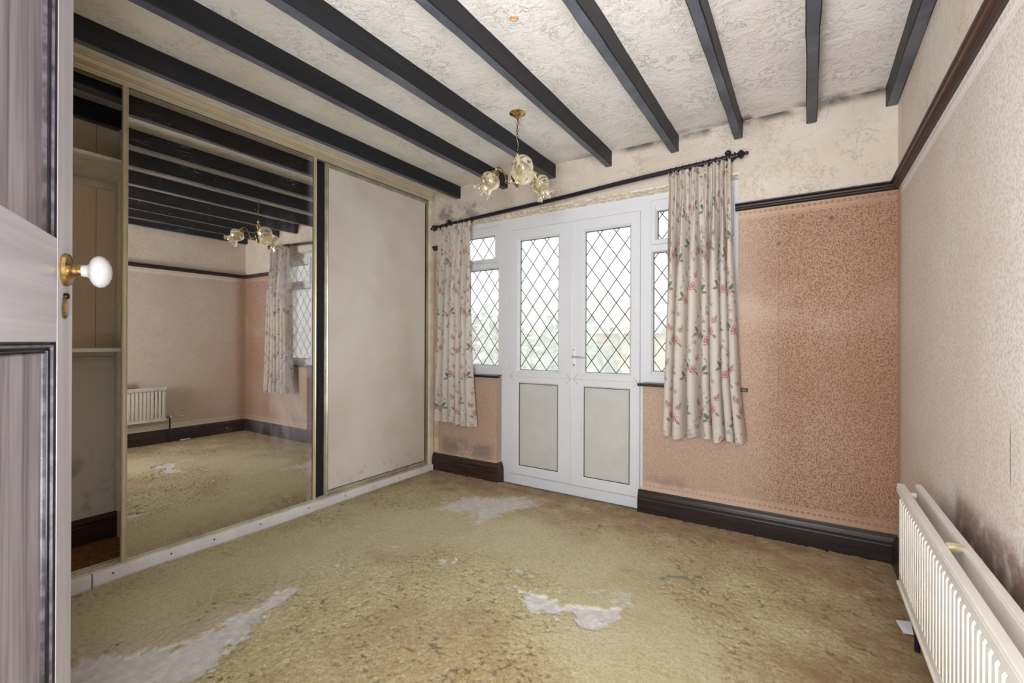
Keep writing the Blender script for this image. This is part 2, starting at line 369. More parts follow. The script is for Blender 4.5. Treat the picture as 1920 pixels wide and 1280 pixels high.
def mat_mirror():
    t = NT('smeared mirror'); gl = t.n('ShaderNodeBsdfGlossy'); gl.inputs['Roughness'].default_value = .012; gl.inputs[0].default_value = (.74, .71, .67, 1)
    df = t.pr((205, 205, 212), .6, link=False)
    st = t.noise(1, 5, .65, 2.5, v=t.map((6, 4, 1.6)))
    reg = t.mul(t.ss(t.y, 1.36, 1.62), t.ss(t.z, .25, .7), t.ss(t.z, 2.0, 1.5))
    m = t.mul(reg, t.ss(st, .30, .72), .42)
    edge = t.mul(t.ss(t.y, 1.76, 1.82), .22); sc = t.noise(1, 3, .6, 1.5, v=t.map((30, 3, 22)))
    swipe = t.mul(t.ss(t.mth('ABSOLUTE', t.mth('SUBTRACT', sc, .5)), .010, 0), t.ss(t.noise(5, 3), .52, .66), .30)
    spots = t.mul(t.ss(t.vor(24), .08, .03), .35)
    m = t.mth('ADD', t.mth('MAXIMUM', m, t.mth('MAXIMUM', edge, t.mth('MAXIMUM', swipe, spots))), .015, clamp=True)
    return t.done(t.mixs(m, gl.outputs[0], df))
M_mirror = mat_mirror()
def mat_panel():
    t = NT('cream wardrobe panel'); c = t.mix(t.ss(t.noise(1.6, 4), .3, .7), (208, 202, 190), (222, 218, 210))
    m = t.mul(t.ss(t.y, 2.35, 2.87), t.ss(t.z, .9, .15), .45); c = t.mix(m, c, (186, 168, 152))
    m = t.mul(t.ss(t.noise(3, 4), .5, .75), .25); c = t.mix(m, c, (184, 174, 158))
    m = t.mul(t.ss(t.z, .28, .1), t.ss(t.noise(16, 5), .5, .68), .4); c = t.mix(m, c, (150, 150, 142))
    t.pr(c, .32, 0, t.bump(t.noise(4, 2), .05, .01)); return t.m
M_panel = mat_panel()
def mat_doorp(name, horiz=False, panel=False):  # dark varnished door, window glare painted in as pale grey-lilac
    t = NT(name)
    s3 = (1.3, 1.3, 30) if horiz else (26, 26, 1.3)
    g = t.noise(1, 5, .62, .8, v=t.map(s3)); g2 = t.noise(1, 4, .6, .5, v=t.map(tuple(v*.32 for v in s3), (2, 5, 1)))
    if panel:
        c = t.mix(t.ss(g, .3, .7), (128, 122, 134), (196, 193, 204)); c = t.mix(t.mul(t.ss(g2, .5, .7), .55), c, (128, 92, 84)); c = t.mix(t.mul(t.ss(g2, .46, .3), .5), c, (96, 90, 100))
        sp = t.ss(t.vor(45), .08, .03); c = t.mix(t.mul(sp, .7), c, (220, 220, 228))
    else:
        c = t.mix(t.ss(g, .25, .75), (192, 191, 202), (216, 215, 226)); c = t.mix(t.mul(t.ss(g2, .5, .75), .3), c, (150, 142, 152))
    t.pr(c, .36, 0, t.bump(g, .3, .002)); return t.m
M_dst = mat_doorp('glare-painted door stile'); M_drl = mat_doorp('glare-painted door rail', True); M_dpn = mat_doorp('streaked door panel', False, True)
M_dmo = simple('black door moulding', (28, 26, 34), .3, var=.3, nscale=40)
M_dmo2 = simple('grey rubbed moulding', (96, 92, 100), .35, var=.3, nscale=40)
M_ply = simple('off-white shelf board', (224, 220, 208), .5, var=.03)
M_grass = simple('lawn', (150, 156, 112), .95, var=.15, nscale=2)
M_render = simple('pale peach render', (226, 204, 184), .9, var=.03)
M_roof = simple('brown roof tiles', (176, 160, 150), .9, var=.06)
M_leaf = simple('pale garden foliage', (172, 174, 156), .8, var=.12, nscale=5)
M_bark = simple('branch bark', (110, 96, 80), .9)

# ------------------------------------------------------------------ dimensions
XR, XW, D, H, Y0 = 0.378, -2.722, 2.96, 2.40, -0.03
XL = -3.31; YF_ = 3.029
# ------------------------------------------------------------------ room shell
fl = MB().box(-3.6, 1.6, -1.9, 3.25, -.12, -.012).build('floor', M_board, kind='structure', label='bare boards under the carpet', )
cb = MB().box(-3.6, .60, -.16, 3.25, H, 2.55)
ceil_ = cb.build('ceiling', M_ceil, kind='structure', label='white hand-textured plaster ceiling crossed by black beams')
XO0, XO1, ZO, ZS = -2.60, -.342, 2.108, .837
XD0, XD1 = -2.055, -.899
wb_ = MB()
wb_.box(-3.5, XO0, D, 3.20, -.02, H); wb_.box(XO1, .60, D, 3.20, -.02, H); wb_.box(XO0, XO1, D, 3.20, ZO, H)
wb_.box(XO0, XD0, D, 3.20, -.02, ZS); wb_.box(XD1, XO1, D, 3.20, -.02, ZS)
wb_.build('wall_back', M_back, kind='structure', label='window wall, peach flecked wallpaper below the rail and cream plaster above')
MB().box(XR, .60, -.16, D, -.02, H).build('wall_right', M_right, kind='structure', label='flecked wallpaper wall behind the radiator, painted paler for the light on it')
MB().box(-3.5, XL, -.16, D, -.02, H).build('wall_left', M_left, kind='structure', label='old tan wall seen inside the open wardrobe')
wf = MB().box(-3.31, -.60, -.16, Y0, -.02, H).box(.17, XR, -.16, Y0, -.02, H).box(-.60, .17, -.16, Y0, 2.06, H)
wf.build('wall_front', M_plain, kind='structure', label='wall around the doorway behind the camera')
# landing behind the doorway
MB().box(-1.5, -1.38, -1.9, -.16, -.02, H).box(.9, 1.02, -1.9, -.16, -.02, H).box(-1.5, 1.02, -2.0, -1.9, -.02, H).box(-1.5, 1.02, -2.0, -.16, H, 2.5).build('wall_landing', M_plain, kind='structure', label='landing walls beyond the doorway')

# ceiling beams, each its own piece
def beam(x0, x1, seed, y0=Y0, y1=D):
    n = 34; vs = []; fs = []; r = random.Random(seed)
    for k in range(n+1):
        y = y0+(y1-y0)*k/n
        j = lambda a: (mnoise.noise(Vector((y*3.1+seed*7, seed*3.3+a*9, 0)))*.0035+r.uniform(-.0008, .0008))
        zb = 2.301; c = .004
        ring = [(x0+j(1), 2.41), (x0+j(2), zb+c+j(3)), (x0+c+j(2), zb+j(3)), (x1-c+j(4), zb+j(5)), (x1+j(4), zb+c+j(5)), (x1+j(6), 2.41)]
        vs += [(min(x, XR-.001) if x1 < XR else x, y, z) for x, z in ring]
    m = 6
    for k in range(n):
        for i in range(m):
            j2 = (i+1) % m; fs.append((k*m+i, k*m+j2, (k+1)*m+j2, (k+1)*m+i))
    fs += [tuple(range(m))[::-1], tuple(range(n*m, n*m+m))]
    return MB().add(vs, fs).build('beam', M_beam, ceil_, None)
for i, (a, b) in enumerate(((-3.295, -3.245), (-2.912, -2.838), (-2.470, -2.4255), (-2.0045, -1.955), (-1.6015, -1.5395), (-1.1567, -1.1123), (-.7248, -.6771), (-.3617, -.3176), (-.0069, .0401), (.330, .3765))):
    beam(a, b, i+1)
# plugged hole in the ceiling plaster
MB().lathe([(.019, 0), (.017, -.003), (.009, -.004), (.007, -.001), (.001, -.001)], (-.985, 1.53, H), (0, 0, 1), 14).build('ceiling_plug', simple('tan filler', (196, 160, 130), .8, var=.2, nscale=60), ceil_, 30)

# skirting and picture rails
def skirt_prof(z1=.155, t=.024):
    return [(0, -.012), (t, -.012), (t, .098), (t-.003, .104), (t-.003, .118), (t-.008, .128), (t-.010, .138), (.006, z1-.004), (.004, z1), (0, z1)]
def rail_prof(z0=1.877, z1=1.918):
    return [(0, z0), (.010, z0), (.016, z0+.006), (.016, z0+.013), (.024, z0+.017), (.027, z0+.024), (.022, z0+.030), (.030, z0+.034), (.032, z1-.003), (.026, z1), (.0, z1)]
def run_x(name, mat, prof, x0, x1, y=D, **kw):
    return MB().prism([(x0, y-d, z) for d, z in prof], (x1-x0, 0, 0)).build(name, mat, None, None, **kw)
def run_y(name, mat, prof, y0, y1, x, sgn, **kw):
    return MB().prism([(x+sgn*d, y0, z) for d, z in prof], (0, y1-y0, 0)).build(name, mat, None, None, **kw)
run_x('baseboard_back', M_dkx, skirt_prof(), -.925, XR, kind='structure', label='deep dark brown skirting board right of the glazed doors')
run_x('baseboard_window', M_dkx2, skirt_prof(), -2.716, -2.031, kind='structure', label='short worn mahogany skirting board under the left curtain')
MB().prism([(-2.055+d, D, z) for d, z in skirt_prof()], (0, YF_-D, 0)).build('baseboard_return', M_dkx2, kind='structure', label='short skirting return beside the left door frame')
run_y('baseboard_right', M_dky, skirt_prof(), Y0, D-.024, XR, -1, kind='structure', label='dark brown skirting board behind the radiator')
run_y('baseboard_left', M_dky, skirt_prof(.142), Y0, D-.024, XL, 1, kind='structure', label='dark skirting board inside the wardrobe')
run_x('trim_1', M_dkx, rail_prof(), -.355, XR, kind='structure', label='dark picture rail right of the window')
run_y('trim_2', M_dky, rail_prof(), Y0, D-.032, XR, -1, kind='structure', label='dark brown picture rail along the right wall')
run_x('trim_3', M_dkx, rail_prof(1.895, 1.925), -2.716, -2.655, kind='structure', label='short stub of picture rail beside the wardrobe')
# pipe boxing / ragged paper edge at the corner
MB().box(-2.70, -2.655, D-.010, D, .17, 1.02, .003).build('trim_4', simple('pinkish cover strip', (206, 176, 152), .7, var=.1), kind='structure', label='narrow pinkish cover strip between wardrobe post and wallpaper')

# ------------------------------------------------------------------ window, doors (white plastic)
YF = 3.03
def lattice(parent, x0, x1, z0, z1, y, dx=.122, dz=.163, xc=None, zb=None):
    """diamond lead strips, each a piece of its own"""
    xc = (x0+x1)/2 if xc is None else xc; zb = z0 if zb is None else zb
    k = dz/dx; w = .0025; cnt = 0
    for s in (1, -1):
        for i in range(-30, 31):
            # line: z = zb + s*k*(x-(xc+dx/2)) + i*dz
            pts = []
            f = lambda x: zb+s*k*(x-(xc+dx/2))+i*dz
            xa, xb = x0, x1; za, zb_ = f(xa), f(xb)
            def clip(xa, za, xb, zb2):
                P = [(xa, za), (xb, zb2)]; out = []
                for (x, z), (X, Z) in ((P[0], P[1]), (P[1], P[0])):
                    if z < z0: x = x+(z0-z)*(X-x)/(Z-z); z = z0
                    elif z > z1: x = x+(z1-z)*(X-x)/(Z-z); z = z1
                    out.append((x, z))
                return out
            if max(za, zb_) <= z0+.004 or min(za, zb_) >= z1-.004: continue
            (xa, za), (xb, zb2) = clip(xa, za, xb, zb_)
            L = math.hypot(xb-xa, zb2-za)
            if L < .02: continue
            nx, nz = -(zb2-za)/L*w, (xb-xa)/L*w; yo = y-(.0015 if s > 0 else .001)
            MB().prism([(xa+nx, yo, za+nz), (xa-nx, yo, za-nz), (xb-nx, yo, zb2-nz), (xb+nx, yo, zb2+nz)], (0, .0015 if s > 0 else .001, 0)).build('lead_strip', M_lead, parent)
            cnt += 1
def pane(parent, x0, x1, z0, z1, y=YF+.032, **kw):
    g = MB().box(x0-.006, x1+.006, y, y+.006, z0-.006, z1+.006).build('glass_pane', M_glass, parent)
    MB().frame(x0-.001, x1+.001, z0-.001, z1+.001, [(0, y-.003), (.004, y-.003), (.004, y), (0, y)]).build('lead_border', M_lead, g)
    lattice(g, x0+.002, x1-.002, z0+.002, z1-.002, y, **kw)
    return g
# outer frame of the French doors
fr_ = MB().frame(XD0, XD1, .0, 2.085, [((.0, .0, .0, .0), YF), ((.068, .036, .094, .070), YF), ((.072, .040, .098, .073), YF+.006), ((.072, .040, .098, .073), YF+.06), ((.0, .0, .0, .0), YF+.06)])
fr_.build('trim_door_frame', M_upvc, kind='structure', label='white plastic frame around the pair of glazed doors')
def leaf(name, x0, x1, gx0, gx1, label, front):
    y = YF-front; zt, zbt, zm0, zm1 = 1.988, .076, .79, .893; gt = 1.903; pb = .147; zmid = .842
    root = thing(name, ((x0+x1)/2, YF, 0), label, kind='structure')
    u = MB().frame(x0, x1, zmid, zt, [((.004,)*4, y), ((gx0-x0-.014, x1-gx1-.014, zt-gt-.014, zm1-zmid-.014), y), ((gx0-x0, x1-gx1, zt-gt, zm1-zmid), y+.018), ((gx0-x0, x1-gx1, zt-gt, zm1-zmid), YF+.055), ((0, 0, 0, 0), YF+.055), ((0, 0, 0, 0), y+.004)])
    u.build('upper_frame', M_upvc, root)
    l = MB().frame(x0, x1, zbt, zmid, [((.004,)*4, y), ((gx0-x0-.010, x1-gx1-.010, zmid-zm0-.010, pb-zbt-.010), y), ((gx0-x0, x1-gx1, zmid-zm0, pb-zbt), y+.010), ((gx0-x0, x1-gx1, zmid-zm0, pb-zbt), YF+.055), ((0, 0, 0, 0), YF+.055), ((0, 0, 0, 0), y+.004)])
    l.build('lower_frame', M_upvc, root)
    MB().box(gx0-.003, gx1+.003, y+.016, y+.04, pb-.003, zm0+.003).build('door_panel', M_upvc2, root)
    MB().frame(gx0, gx1, pb, zm0, [(0, y+.010), (.004, y+.010), (.004, y+.017), (0, y+.017)]).build('gasket', M_gasket, root)
    # mitre score lines at the mid rail corners
    for (cx, sg) in ((x0+.012, 1), (x1-.012, -1)):
        for dz_ in (1, -1):
            a = Vector((cx, y-.0004, zmid)); b = Vector((cx+sg*.032, y-.0004, zmid+dz_*.036)); w = Vector((0, 0, .0011))
            MB().prism([a-w, a+w, b+w, b-w], (0, .0009, 0)).build('mitre_line', M_lead, root)
    pane(root, gx0, gx1, zm1, gt)
    return root
dl = leaf('door_1', -1.983, -1.437, -1.895, -1.556, 'left glazed door leaf of the white pair, without a handle', .004)
dr = leaf('door_2', -1.433, -.938, -1.343, -1.010, 'right glazed door leaf of the white pair, with the lever handle', .012)
MB().box(-1.442, -1.428, YF-.020, YF, .08, 1.985, .003).build('meeting_strip', M_upvc, dr)
hd = MB().box(-1.424, -1.402, YF-.020, YF-.012, .915, 1.075, .004).build('handle_plate', M_white, dr)
MB().lathe([(.008, 0), (.008, .028)], (-1.413, YF-.020, 1.005), (0, -1, 0), 12).tube([(-1.413, YF-.046, 1.005), (-1.40, YF-.050, 1.005), (-1.36, YF-.050, 1.003), (-1.315, YF-.050, 1.002)], [.008, .007, .006, .0055], 10).build('lever', M_chrome, hd, 40)
MB().lathe([(.009, 0), (.009, .004), (.003, .004)], (-1.413, YF-.020, .945), (0, -1, 0), 12).build('key_barrel', M_chrome, hd, 40)
MB().lathe([(.004, 0), (.004, .003)], (-1.413, YF-.020, 1.055), (0, -1, 0), 10).build('screw', M_lead, hd, 40)
def side_window(name, x0, x1, left, label):
    root = thing(name, ((x0+x1)/2, YF, ZS), label, kind='structure')
    zt = 2.085; zb = .842; ztr0, ztr1 = 1.700, 1.768
    fi = .040; bi = .075
    # fixed lower light and frame
    MB().frame(x0, x1, zb, ztr0+.02, [((0, 0, 0, 0), YF), ((fi-.008, fi-.008, .010, .052), YF), ((fi, fi, .016, bi), YF+.020), ((fi, fi, .016, bi), YF+.06), ((0, 0, 0, 0), YF+.06)]).build('lower_frame', M_upvc, root)
    MB().frame(x0, x1, ztr0+.02, zt, [((0, 0, 0, 0), YF), ((.030, .030, .040, .030), YF), ((.034, .034, .044, .034), YF+.005), ((.034, .034, .044, .034), YF+.06), ((0, 0, 0, 0), YF+.06)]).build('upper_frame', M_upvc, root)
    # opening top light
    MB().frame(x0+.032, x1-.032, 1.752, zt-.044, [((.003,)*4, YF-.012), ((.028, .028, .028, .028), YF-.012), ((.036, .036, .066, .036), YF+.006), ((.036, .036, .066, .036), YF+.05), ((0, 0, 0, 0), YF+.05), ((0, 0, 0, 0), YF-.009)]).build('top_light', M_upvc, root)
    pane(root, x0+fi+.002, x1-fi-.002, zb+bi+.002, ztr0+.004-.002, zb=zb+bi)
    pane(root, x0+.070, x1-.070, 1.790, 1.972, zb=1.79)
    MB().box(x0, x1, YF-.006, YF+.0, zb, zb+.012, .002).build('cill_bead', M_upvc, root)
    return root
side_window('window_1', XO0, XD0, True, 'narrow leaded window left of the glazed doors, behind the shorter curtain')
side_window('window_2', XD1, XO1, False, 'narrow leaded window right of the glazed doors, behind the longer curtain')
# window stays seen on the left top light
MB().tube([(-2.44, YF-.022, 1.757), (-2.36, YF-.026, 1.755), (-2.25, YF-.022, 1.760)], .004, 8).build('trim_stay', M_chrome, kind='structure', label='thin metal window stay under the top light of the left window')
# filler strip above the frame
n = 60; vs = []; fs = []
for k in range(n+1):
    x = XO0+(XO1-XO0)*k/n; j = mnoise.noise(Vector((x*9, 0, 3)))*.004; j2 = mnoise.noise(Vector((x*13, 4, 3)))*.003
    vs += [(x, YF+.01, 2.083), (x, YF-.010+j, 2.084+j2), (x, D+.030+j, 2.094+j2), (x, D+.004+j2, 2.100+j), (x, D+.004, 2.115), (x, YF+.01, 2.115)]
for k in range(n):
    for i in range(6): fs.append((k*6+i, k*6+(i+1) % 6, (k+1)*6+(i+1) % 6, (k+1)*6+i))
fs += [tuple(range(6)), tuple(range(n*6, n*6+6))[::-1]]
MB().add(vs, fs).build('trim_filler', M_caulk, kind='structure', label='crumbling cream filler strip along the top of the window frame')
# dark window boards
def sill(name, x0, x1, label):
    pts = [(D-.034, .826), (D-.038, .833), (D-.036, .842), (D-.030, .846), (YF-.001, .846), (YF-.001, .826)]
    return MB().prism([(x0, y, z) for y, z in pts], (x1-x0, 0, 0)).build(name, M_dkx, kind='structure', label=label)
def sill2(name, x0, x1, i0, i1, label):
    m = MB(); m.box(x0, x1, D-.036, D, .828, .846, .004); m.box(i0, i1, D-.001, YF+.001, .837, .846); return m.build(name, M_dkx, kind='structure', label=label)
sill2('trim_sill_left', -2.66, -2.022, XO0, XD0, 'thin dark window board under the left window')
sill2('trim_sill_right', -.925, -.288, XD1, XO1, 'thin dark window board under the right window')

# ------------------------------------------------------------------ sliding wardrobe
wd = thing('wardrobe', (XW, 1.45, 0), 'built-in sliding wardrobe with one mirrored door, one cream door and an open bay', 'wardrobe')
YA, YB = Y0+.002, 2.955
# timber head, stepped aluminium top track
MB().box(XW-.02, XW+.006, YA, YB, 2.386, 2.399, .002).build('head_board', M_cream, wd)
MB().box(XW-.10, XW, YA, YB-.006, 2.376, 2.388, .001).build('head_plate', M_ply, wd)
tp = [(XW+.006, 2.388), (XW+.010, 2.380), (XW+.004, 2.372), (XW-.002, 2.366), (XW-.002, 2.348), (XW+.004, 2.343), (XW+.006, 2.338), (XW+.002, 2.334), (XW+.002, 2.324), (XW-.004, 2.320), (XW-.010, 2.322), (XW-.010, 2.384), (XW-.10, 2.384), (XW-.10, 2.388)]
tr_ = MB().prism([(x, YA, z) for x, z in tp], (0, YB-.012-YA, 0)).build('top_track', M_champ, wd)
MB().box(XW-.055, XW-.050, YA, YB-.012, 2.322, 2.384).build('track_guide', M_champd, wd)
# sill and bottom track
sl = MB().box(XW-.03, XW+.022, .709, YB, -.012, .056, .004).build('sill_board', M_offw, wd)
MB().box(XW-.03, XW+.022, YA, .704, -.012, .058, .004).build('sill_board', M_offw, wd)
MB().box(XW-.11, XW-.03, YA, YB, -.012, .050, .002).build('sill_base', M_offw, wd)
bt = MB()
for a in (-.002, -.020, -.047, -.066): bt.box(XW+a-.0015, XW+a+.0015, YA, YB-.03, .050, .062)
bt.box(XW-.068, XW+.002, YA, YB-.03, .050, .055)
bt.build('bottom_track', M_silv, wd)
for yy in (.62, .78, 1.01, 1.21, 1.46, 1.77, 2.05, 2.30, 2.55, 2.80):
    MB().lathe([(.0045, 0), (.0045, .0012), (.002, .0005)], (XW+.022, yy, .034), (1, 0, 0), 10).build('screw', M_screw, wd, 40)
# end post
MB().box(XW-.03, XW+.006, 2.912, 2.957, .050, 2.325, .003).build('end_post', M_cream, wd)
MB().box(XW-.058, XW-.020, 2.905, 2.925, .055, 2.322, .002).build('end_channel', M_champd, wd)
# mirrored door (front track)
XM = XW-.004
md = MB()
MY0, MY1 = .817, 1.838
mdo = thing('mirror_door', (XM, MY0, 0), 'mirrored sliding door in narrow metal stiles'); mdo.parent = wd; mdo.location = (XM-XW, MY0-1.45, 0); del mdo['label']
def stile(parent, y0, y1, x, z0, z1, mat, name='stile'):
    pr = [(x-.018, y0), (x-.018, y1), (x-.002, y1), (x+.001, y1-.003), (x-.003, y0*.35+y1*.65), (x-.003, y0*.65+y1*.35), (x+.001, y0+.003), (x-.002, y0)]
    return MB().prism([(a, b, z0) for a, b in pr], (0, 0, z1-z0)).build(name, mat, parent)
stile(mdo, MY0, MY0+.022, XM, .062, 2.330, M_champ); stile(mdo, MY1-.024, MY1, XM, .062, 2.330, M_champ)
MB().box(XM-.016, XM-.002, MY0+.02, MY1-.02, .060, .070, .001).build('bottom_rail', M_silv, mdo)
MB().box(XM-.016, XM-.002, MY0+.02, MY1-.02, 2.318, 2.330, .001).build('top_rail', M_gasket, mdo)
mp = MB().box(XM-.010, XM-.0045, MY0+.018, MY1-.020, .066, 2.322)
mo = mp.build('mirror_glass', M_mirror, mdo)
MB().box(XM-.017, XM-.0135, MY0+.02, MY1-.02, .066, 2.322).build('door_back', M_ply, mdo)
MB().box(XM-.0075, XM-.0025, MY1-.0275, MY1-.0235, .066, 2.322).build('gasket', M_gasket, mdo)
# plain door (rear track)
XP = XW-.040
pdo = thing('panel_door', (0, 0, 0), 'x'); del pdo['label']; pdo.parent = wd; pdo.location = (XP-XW, 1.9-1.45, 0)
PY0, PY1 = 1.925, 2.925
stile(pdo, PY0, PY0+.026, XP, .062, 2.330, M_silv); stile(pdo, PY1-.020, PY1, XP, .062, 2.330, M_champd)
MB().box(XP-.016, XP, PY0+.02, PY1-.02, .060, .083, .002).build('bottom_rail', M_silv, pdo)
MB().box(XP-.016, XP, PY0+.02, PY1-.02, 2.300, 2.330, .002).build('top_rail', M_silv, pdo)
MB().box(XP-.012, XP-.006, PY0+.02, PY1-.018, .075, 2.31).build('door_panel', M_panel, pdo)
MB().box(XP-.014, XP-.004, PY0+.0265, PY0+.030, .080, 2.31).box(XP-.014, XP-.004, PY1-.026, PY1-.0215, .083, 2.31).box(XP-.014, XP-.004, PY0+.03, PY1-.03, .084, .088).build('gasket', M_gasket, pdo)
MB().box(XP-.02, XP-.010, PY0-.060, PY0, .060, 2.33, .002).build('dark_gap_strip', M_gasket, pdo)  # black strip added to stand for the dark gap between the doors
# interior fittings
YP = .965
MB().box(XL+.026, XW-.13, YP, YP+.018, -.005, 2.30).build('partition', M_ply, wd)
MB().box(XL+.026, XL+.075, YP-.016, YP, .158, 2.0, .002).build('partition_batten', M_cream, wd)
MB().box(XL, XW-.16, YA, YP, 1.995, 2.013, .002).build('upper_shelf', M_ply, wd)
MB().box(XL, XL+.02, YA, YP-.017, 1.955, 1.995, .002).build('shelf_batten', M_cream, wd)
MB().box(XL, XW-.16, YA, YP, 1.055, 1.073, .002).build('middle_shelf', M_ply, wd)
MB().box(XL, XL+.018, YA, YP-.017, .995, 1.020, .002).build('shelf_batten', M_cream, wd)
MB().box(XL+.025, XW-.11, YA, YB, -.012, .004).build('carpet_lining', M_carpet2, wd)

# ------------------------------------------------------------------ carpet
def nz(X, Y, s, seed, oct_=3):
    """value noise on arrays"""
    out = np.zeros_like(X); amp = 1; tot = 0
    for o in range(oct_):
        r = np.random.default_rng(seed*31+o); G = r.random((256, 256)); u = X*s*(2**o)+37.3; v = Y*s*(2**o)+11.9
        iu = np.floor(u).astype(int); iv = np.floor(v).astype(int); fu = u-iu; fv = v-iv; fu = fu*fu*(3-2*fu); fv = fv*fv*(3-2*fv)
        g = lambda a, b: G[a % 256, b % 256]
        out += amp*((g(iu, iv)*(1-fu)+g(iu+1, iv)*fu)*(1-fv)+(g(iu, iv+1)*(1-fu)+g(iu+1, iv+1)*fu)*fv); tot += amp; amp *= .55
    return out/tot
def sstep(v, a, b):
    t = np.clip((v-a)/(b-a), 0, 1); return t*t*(3-2*t)
def segdist(X, Y, pts):
    d = np.full(X.shape, 1e9)
    for (x0, y0, w0), (x1, y1, w1) in zip(pts[:-1], pts[1:]):
        vx, vy = x1-x0, y1-y0; L = vx*vx+vy*vy+1e-9; t = np.clip(((X-x0)*vx+(Y-y0)*vy)/L, 0, 1)
        d = np.minimum(d, np.hypot(X-x0-t*vx, Y-y0-t*vy)-(w0+(w1-w0)*t))
    return d
def carpet():
    nx, ny = 620, 600
    xs = np.linspace(0, 1, nx); ys = np.linspace(Y0, D-.002, ny)
    U, Y = np.meshgrid(xs, ys, indexing='ij')
    xl = -2.655+.012*np.sin(Y*5)+.02*(Y-1.5)/3*-1; xl = np.minimum(xl, -2.65-.045*sstep(Y, 1.2, 2.9)); X = xl+(XR-.002-xl)*U
    wob = (nz(X, Y, 14, 3, 4)-.5)*.16; wob2 = (nz(X, Y, 34, 5, 4)-.5)*.13
    def blob(d, soft=.03): return sstep(-(d+wob+wob2), -soft, soft)
    bald = np.zeros_like(X)
    # worn grey patch by the doors
    dA = segdist(X, Y, [(-1.98, 2.32, .06), (-1.86, 2.48, .13), (-1.70, 2.62, .12), (-1.60, 2.70, .05), (-1.74, 2.40, .10), (-1.72, 2.28, .05)]); A = blob(dA, .045)*.74
    # long bald streak in the foreground left
    B = blob(segdist(X, Y, [(-1.925, 1.20, .0), (-1.875, 1.02, .045), (-1.81, .86, .055), (-1.80, .66, .12), (-1.92, .45, .16)]), .018)*.95
    C = blob(segdist(X, Y, [(-1.10, 1.74, -.02), (-1.00, 1.68, .02), (-.84, 1.70, .045), (-.73, 1.72, .07), (-.68, 1.76, .05)]), .015)
    C = np.maximum(C, blob(segdist(X, Y, [(-.86, 1.86, -.02), (-.66, 1.90, .03)]), .03)*.45)
    Dd = np.maximum(blob(segdist(X, Y, [(-1.84, 1.735, .0), (-1.79, 1.75, .005)]), .012), blob(segdist(X, Y, [(-1.62, 1.735, .0), (-1.52, 1.745, .004)]), .012))
    Dd = np.maximum(Dd, blob(segdist(X, Y, [(-1.955, 1.42, -.01), (-1.93, 1.42, -.005)]), .01))
    E_ = blob(segdist(X, Y, [(-1.15, 1.86, -.02), (-1.10, 1.84, -.01)]), .03)*.6
    bald = np.clip(np.maximum.reduce([A, B, C, Dd, E_]), 0, 1)
    halo = np.clip(blob(segdist(X, Y, [(-1.98, 1.22, .03), (-1.95, .9, .1), (-2.0, .5, .2)]), .06), 0, 1)*.7
    # trodden smooth lanes
    lane = sstep(-segdist(X, Y, [(-2.35, .6, .22), (-2.3, 1.3, .26), (-2.05, 1.9, .28), (-1.45, 2.15, .30), (-.9, 2.1, .30), (-.4, 1.5, .3), (-.1, .6, .35)])+(nz(X, Y, 4, 9)-.5)*.3, -.12, .16)
    smooth = lane
    edge = np.minimum.reduce([D-Y, XR-X+.0, ]); brown = sstep(.56-edge+(nz(X, Y, 5, 21)-.5)*.5, .0, .45)*sstep(edge, -.2, .02)
    brown = np.maximum(brown, .75*sstep(.16-(X+2.69)+(nz(X, Y, 8, 13)-.5)*.14, 0, .12)*sstep(Y, 1.7, 2.4))
    brown = np.maximum(brown, .45*sstep(nz(X, Y, 2.4, 33), .52, .70)*(1-.7*lane)*(Y > -1))
    cl = nz(X, Y, 20, 41, 2); cl2 = nz(X+cl*.04, Y, 62, 43, 2); cl3 = nz(X, Y+cl*.03, 95, 47, 2)
    rough = 1-.80*smooth; rough = rough*(1-.9*bald)
    frayed = sstep(.05-np.abs(bald-.25), 0, .05)
    pits = sstep(cl2, .66, .78)*sstep(nz(X, Y, 7, 51), .38, .62)
    Z = .013+rough*(.004*(.5-cl2)+.005*(cl3-.5)+.0015*(cl-.5)-.006*pits)-.009*bald+(cl3-.5)*.0015
    deep = np.clip(pits*rough*(1-bald)*.85, 0, 1); grime = halo*(1-bald)
    bl = np.exp(-(segdist(X, Y, [(-.56, 2.17, .0), (-.54, 2.20, .0), (-.49, 2.235, 0), (-.44, 2.22, 0)])+wob2*.4).clip(0)/.007)*.9
    bl = np.maximum(bl, .45*np.exp(-(segdist(X, Y, [(-.75, 2.14, .0), (-.70, 2.17, 0), (-.66, 2.15, 0)])+wob2*.4).clip(0)/.008)); bl = np.maximum(bl, .3*np.exp(-(segdist(X, Y, [(-.44, 2.22, 0), (-.42, 2.12, 0), (-.36, 2.14, 0)])+wob2*.4).clip(0)/.006))
    me = bpy.data.meshes.new('carpet'); V = np.stack([X, Y, Z], -1).reshape(-1, 3); idx = np.arange(nx*ny).reshape(nx, ny)
    Fq = np.stack([idx[:-1, :-1], idx[1:, :-1], idx[1:, 1:], idx[:-1, 1:]], -1).reshape(-1, 4)
    me.vertices.add(len(V)); me.vertices.foreach_set('co', V.ravel()); me.loops.add(Fq.size); me.loops.foreach_set('vertex_index', Fq.ravel())
    me.polygons.add(len(Fq)); me.polygons.foreach_set('loop_start', np.arange(0, Fq.size, 4)); me.polygons.foreach_set('loop_total', np.full(len(Fq), 4))
    me.update(calc_edges=True); me.validate()
    me.polygons.foreach_set('use_smooth', np.ones(len(Fq), bool))
    for nm, ch in (('wear', (bald, brown, smooth)), ('mark', (bl, deep, grime))):
        a = me.attributes.new(nm, 'FLOAT_COLOR', 'POINT'); a.data.foreach_set('color', np.stack([*ch, np.ones_like(X)], -1).reshape(-1).astype(np.float32))
    me.materials.append(M_carpet); o = bpy.data.objects.new('carpet', me); COL.objects.link(o)
